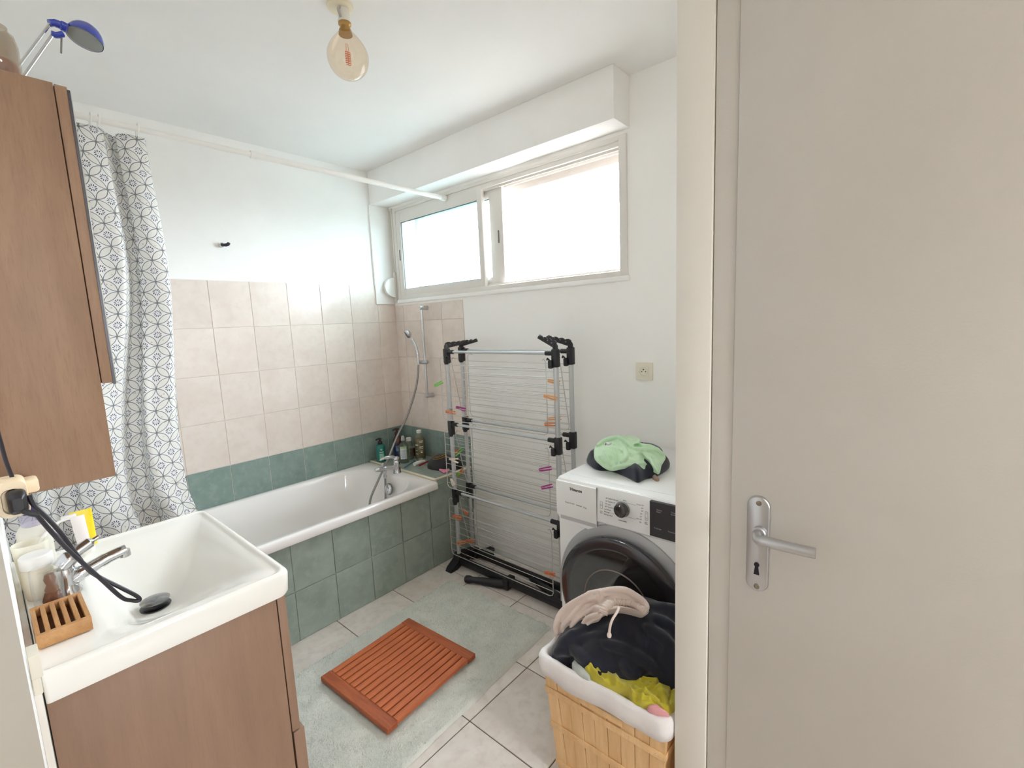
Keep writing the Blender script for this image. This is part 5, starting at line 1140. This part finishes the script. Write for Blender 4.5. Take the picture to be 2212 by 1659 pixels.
jo_ = patch('cloth_body', jl, tuple(at(2, .575, 1290, 1305)), .012, [], JOG, t, N=Vector((-.45, -.45, .75)), thick=.055, nr=40, nt=180, nz=(.002, 20), power=3.0, rd=(.004, 15, 1.9))
rolls(jo_, [(p_, r_*.66) for p_, r_ in [([(1207, 1370), (1204, 1350), (1222, 1320), (1250, 1292), (1276, 1279)], .0150), ([(1222, 1375), (1220, 1352), (1240, 1322), (1266, 1300), (1290, 1290)], .0130), ([(1237, 1372), (1237, 1352), (1254, 1331), (1278, 1316)], .0120),
 ([(1212, 1374), (1228, 1380), (1242, 1377)], .0120), ([(1272, 1280), (1300, 1272), (1340, 1272), (1374, 1286), (1393, 1308), (1398, 1320)], .0155), ([(1285, 1294), (1308, 1302), (1332, 1290), (1362, 1292), (1382, 1304)], .0120),
 ([(1258, 1354), (1274, 1337), (1296, 1328)], .0120), ([(1268, 1325), (1288, 1313), (1302, 1316)], .0100), ([(1296, 1275), (1302, 1288), (1292, 1300)], .0100), ([(1215, 1345), (1238, 1313), (1262, 1290), (1283, 1284)], .008), ([(1300, 1285), (1340, 1281), (1372, 1296), (1388, 1312)], .009)]], .0028, sink=-.7, smooth=1)
_b = bmesh.new(); _b.from_mesh(jo_.data); bmesh.ops.translate(_b, verts=_b.verts, vec=wloc(jo_)); _v = BVHTree.FromBMesh(_b); wbp = []
for q in ((1303, 1327), (1308, 1312), (1330, 1301), (1362, 1303), (1384, 1314), (1397, 1323)):
    d_ = (fw+(q[0]-1106)/FPX*RT-(q[1]-829.5)/FPX*UP).normalized(); h_ = _v.ray_cast(CAM, d_)
    wbp.append(h_[0]-d_*.010 if h_[0] is not None else at(2, .61, *q))
_b.free(); sp_ = spline(wbp, 24)
tag(finish('waistband', tube(nb(), sp_, [.0120+.0016*sin(i*1.25)+.002*sin(i*.05) for i in range(len(sp_))], 14, flat=.8), JOG, t, smooth=180), 'ribbed elastic waistband')
q = [tuple(at(2, .665, 1337, 1312)), tuple(at(2, .668, 1333, 1322)), tuple(at(2, .655, 1322, 1340)), tuple(at(2, .635, 1317, 1358)), tuple(at(2, .615, 1316, 1372))]
dsn = TUBE_('drawstring', q, .0034, JOG, t, seg=8, sm=5)
bmq = nb(); c_ = Vector(q[-1]); lathe(bmq, [(0, -.007), (.005, -.005), (.0062, 0), (.005, .005), (0, .007)], c_, n=14); finish('drawstring_knot', bmq, JOG, dsn)

# ------------------------------------------------------------------ rug and teak duckboard
rug = thing('bath_rug', 'pale sage green short-pile bath rug on the floor tiles', 'rug', (-1.0, -1.26, .0))
RC = [at(2, .012, 1190, 1350), at(2, .012, 975, 1250)]
A_, B_ = Vector((-.380, -1.578, 0)), Vector((-.392, -.892, 0)); C2, D2 = Vector((-1.62, -.915, 0)), Vector((-1.60, -1.632, 0))
def rp(u, v): return (A_*(1-u)+D2*u)*(1-v)+(B_*(1-u)+C2*u)*v
b = nb(); NU, NV = 130, 80; g = []
for i in range(NU+1):
    row = []
    for j in range(NV+1):
        u, v = i/NU, j/NV; P = rp(u, v); e = min(u*1.24, v*.7, (1-u)*1.24, (1-v)*.7)
        wob = Vector((noise.noise(P*9)*.006, noise.noise(P*9+Vector((7, 0, 0)))*.006, 0)); hgt = .0155*min(1, (e/.012)**.5 if e > 0 else 0)
        row.append(b.verts.new(P+wob+Vector((0, 0, .0008+hgt+.0022*noise.noise(P*22)+.002*noise.noise(P*60)))))
    g.append(row)
for i in range(NU):
    for j in range(NV): b.faces.new((g[i][j], g[i+1][j], g[i+1][j+1], g[i][j+1]))
RUGM = M('sage_pile', (228, 229, 222), (214, 217, 210), scale=9, rough=1, bump=.8, bs=260, bd=.003, Sheen_Weight=.3)
finish('rug_base', b, RUGM, rug, smooth=180)
import numpy as np
rs = np.random.RandomState(3); NF = 60000
u = rs.rand(NF)*.985+.0075; v = rs.rand(NF)*.98+.01
a_, b_, c_, d_ = [np.array(k) for k in (A_, B_, C2, D2)]
P = ((a_*(1-u)[:, None]+d_*u[:, None])*(1-v)[:, None]+(b_*(1-u)[:, None]+c_*u[:, None])*v[:, None]); P[:, 2] = .0145
ang = rs.rand(NF)*2*pi; ln = .006+rs.rand(NF)*.006; dr_ = np.stack([np.cos(ang)*.75, np.sin(ang)*.75, .55+rs.rand(NF)*.4], 1)*ln[:, None]
sd = np.stack([-np.sin(ang), np.cos(ang), 0*ang], 1)*.0011
P = P-np.array(wloc(rug))
vv = np.stack([P-sd, P+sd, P+dr_], 1).reshape(-1, 3)
me = bpy.data.meshes.new('rug_pile'); me.vertices.add(NF*3); me.vertices.foreach_set('co', vv.ravel().astype(np.float32)); me.loops.add(NF*3); me.loops.foreach_set('vertex_index', np.arange(NF*3, dtype=np.int32))
me.polygons.add(NF); me.polygons.foreach_set('loop_start', np.arange(0, NF*3, 3, dtype=np.int32)); me.update(calc_edges=True); me.materials.append(RUGM)
o = bpy.data.objects.new('rug_pile', me); COL.objects.link(o); o.parent = rug; o['kind'] = 'stuff'
# duckboard
zr = .020; mA, mB, mC, mD = [at(2, zr+.028, *q) for q in ((888, 1332), (1022, 1413), (830, 1586), (699, 1455))]   # far-left, far-right, near, left
ctr = (mA+mB+mC+mD)/4; ux = ((mA-mD)+(mB-mC)); Lx = ux.length/2; ux.normalize(); uy = Vector((-ux.y, ux.x, 0)); Ly = ((mA-mB).length+(mD-mC).length)/2
dk = thing('duckboard', 'reddish teak slatted duckboard lying on the sage green rug', 'duckboard', (ctr.x, ctr.y, zr)); dk.rotation_euler = (0, 0, math.atan2(ux.y, ux.x))
def lb_(name, d, mat, bev=.0025, parent=dk):
    me = slab_mesh(name, d[1]-d[0], d[3]-d[2], d[5]-d[4], bev, mat); o = bpy.data.objects.new(name, me); COL.objects.link(o); o.parent = parent; o.location = ((d[0]+d[1])/2, (d[2]+d[3])/2, (d[4]+d[5])/2); return o
rw = .046
for s in (-1, 1):
    x = s*(Lx/2-rw/2); lb_('end_rail', (x-rw/2, x+rw/2, -Ly/2, Ly/2, .006, .028), TEAKR)
ns = 13; pw = Ly/ns
sm_ = slab_mesh('slat', Lx-2*rw-.001, pw-.0056, .016, .0011, TEAK)
for k in range(ns):
    o = bpy.data.objects.new('slat', sm_); COL.objects.link(o); o.parent = dk; o.location = (0, -Ly/2+pw*(k+.5), .0195)
for x in (-.12, .12): lb_('batten', (x-.015, x+.015, -Ly/2+.01, Ly/2-.01, .002, .0115), TEAKR)
for x in (-1, 1):
    for y in (-1, 1): lb_('foot', (x*(Lx/2-.02)-.012, x*(Lx/2-.02)+.012, y*(Ly/2-.03)-.015, y*(Ly/2-.03)+.015, 0, .007), BLACKP, .001)
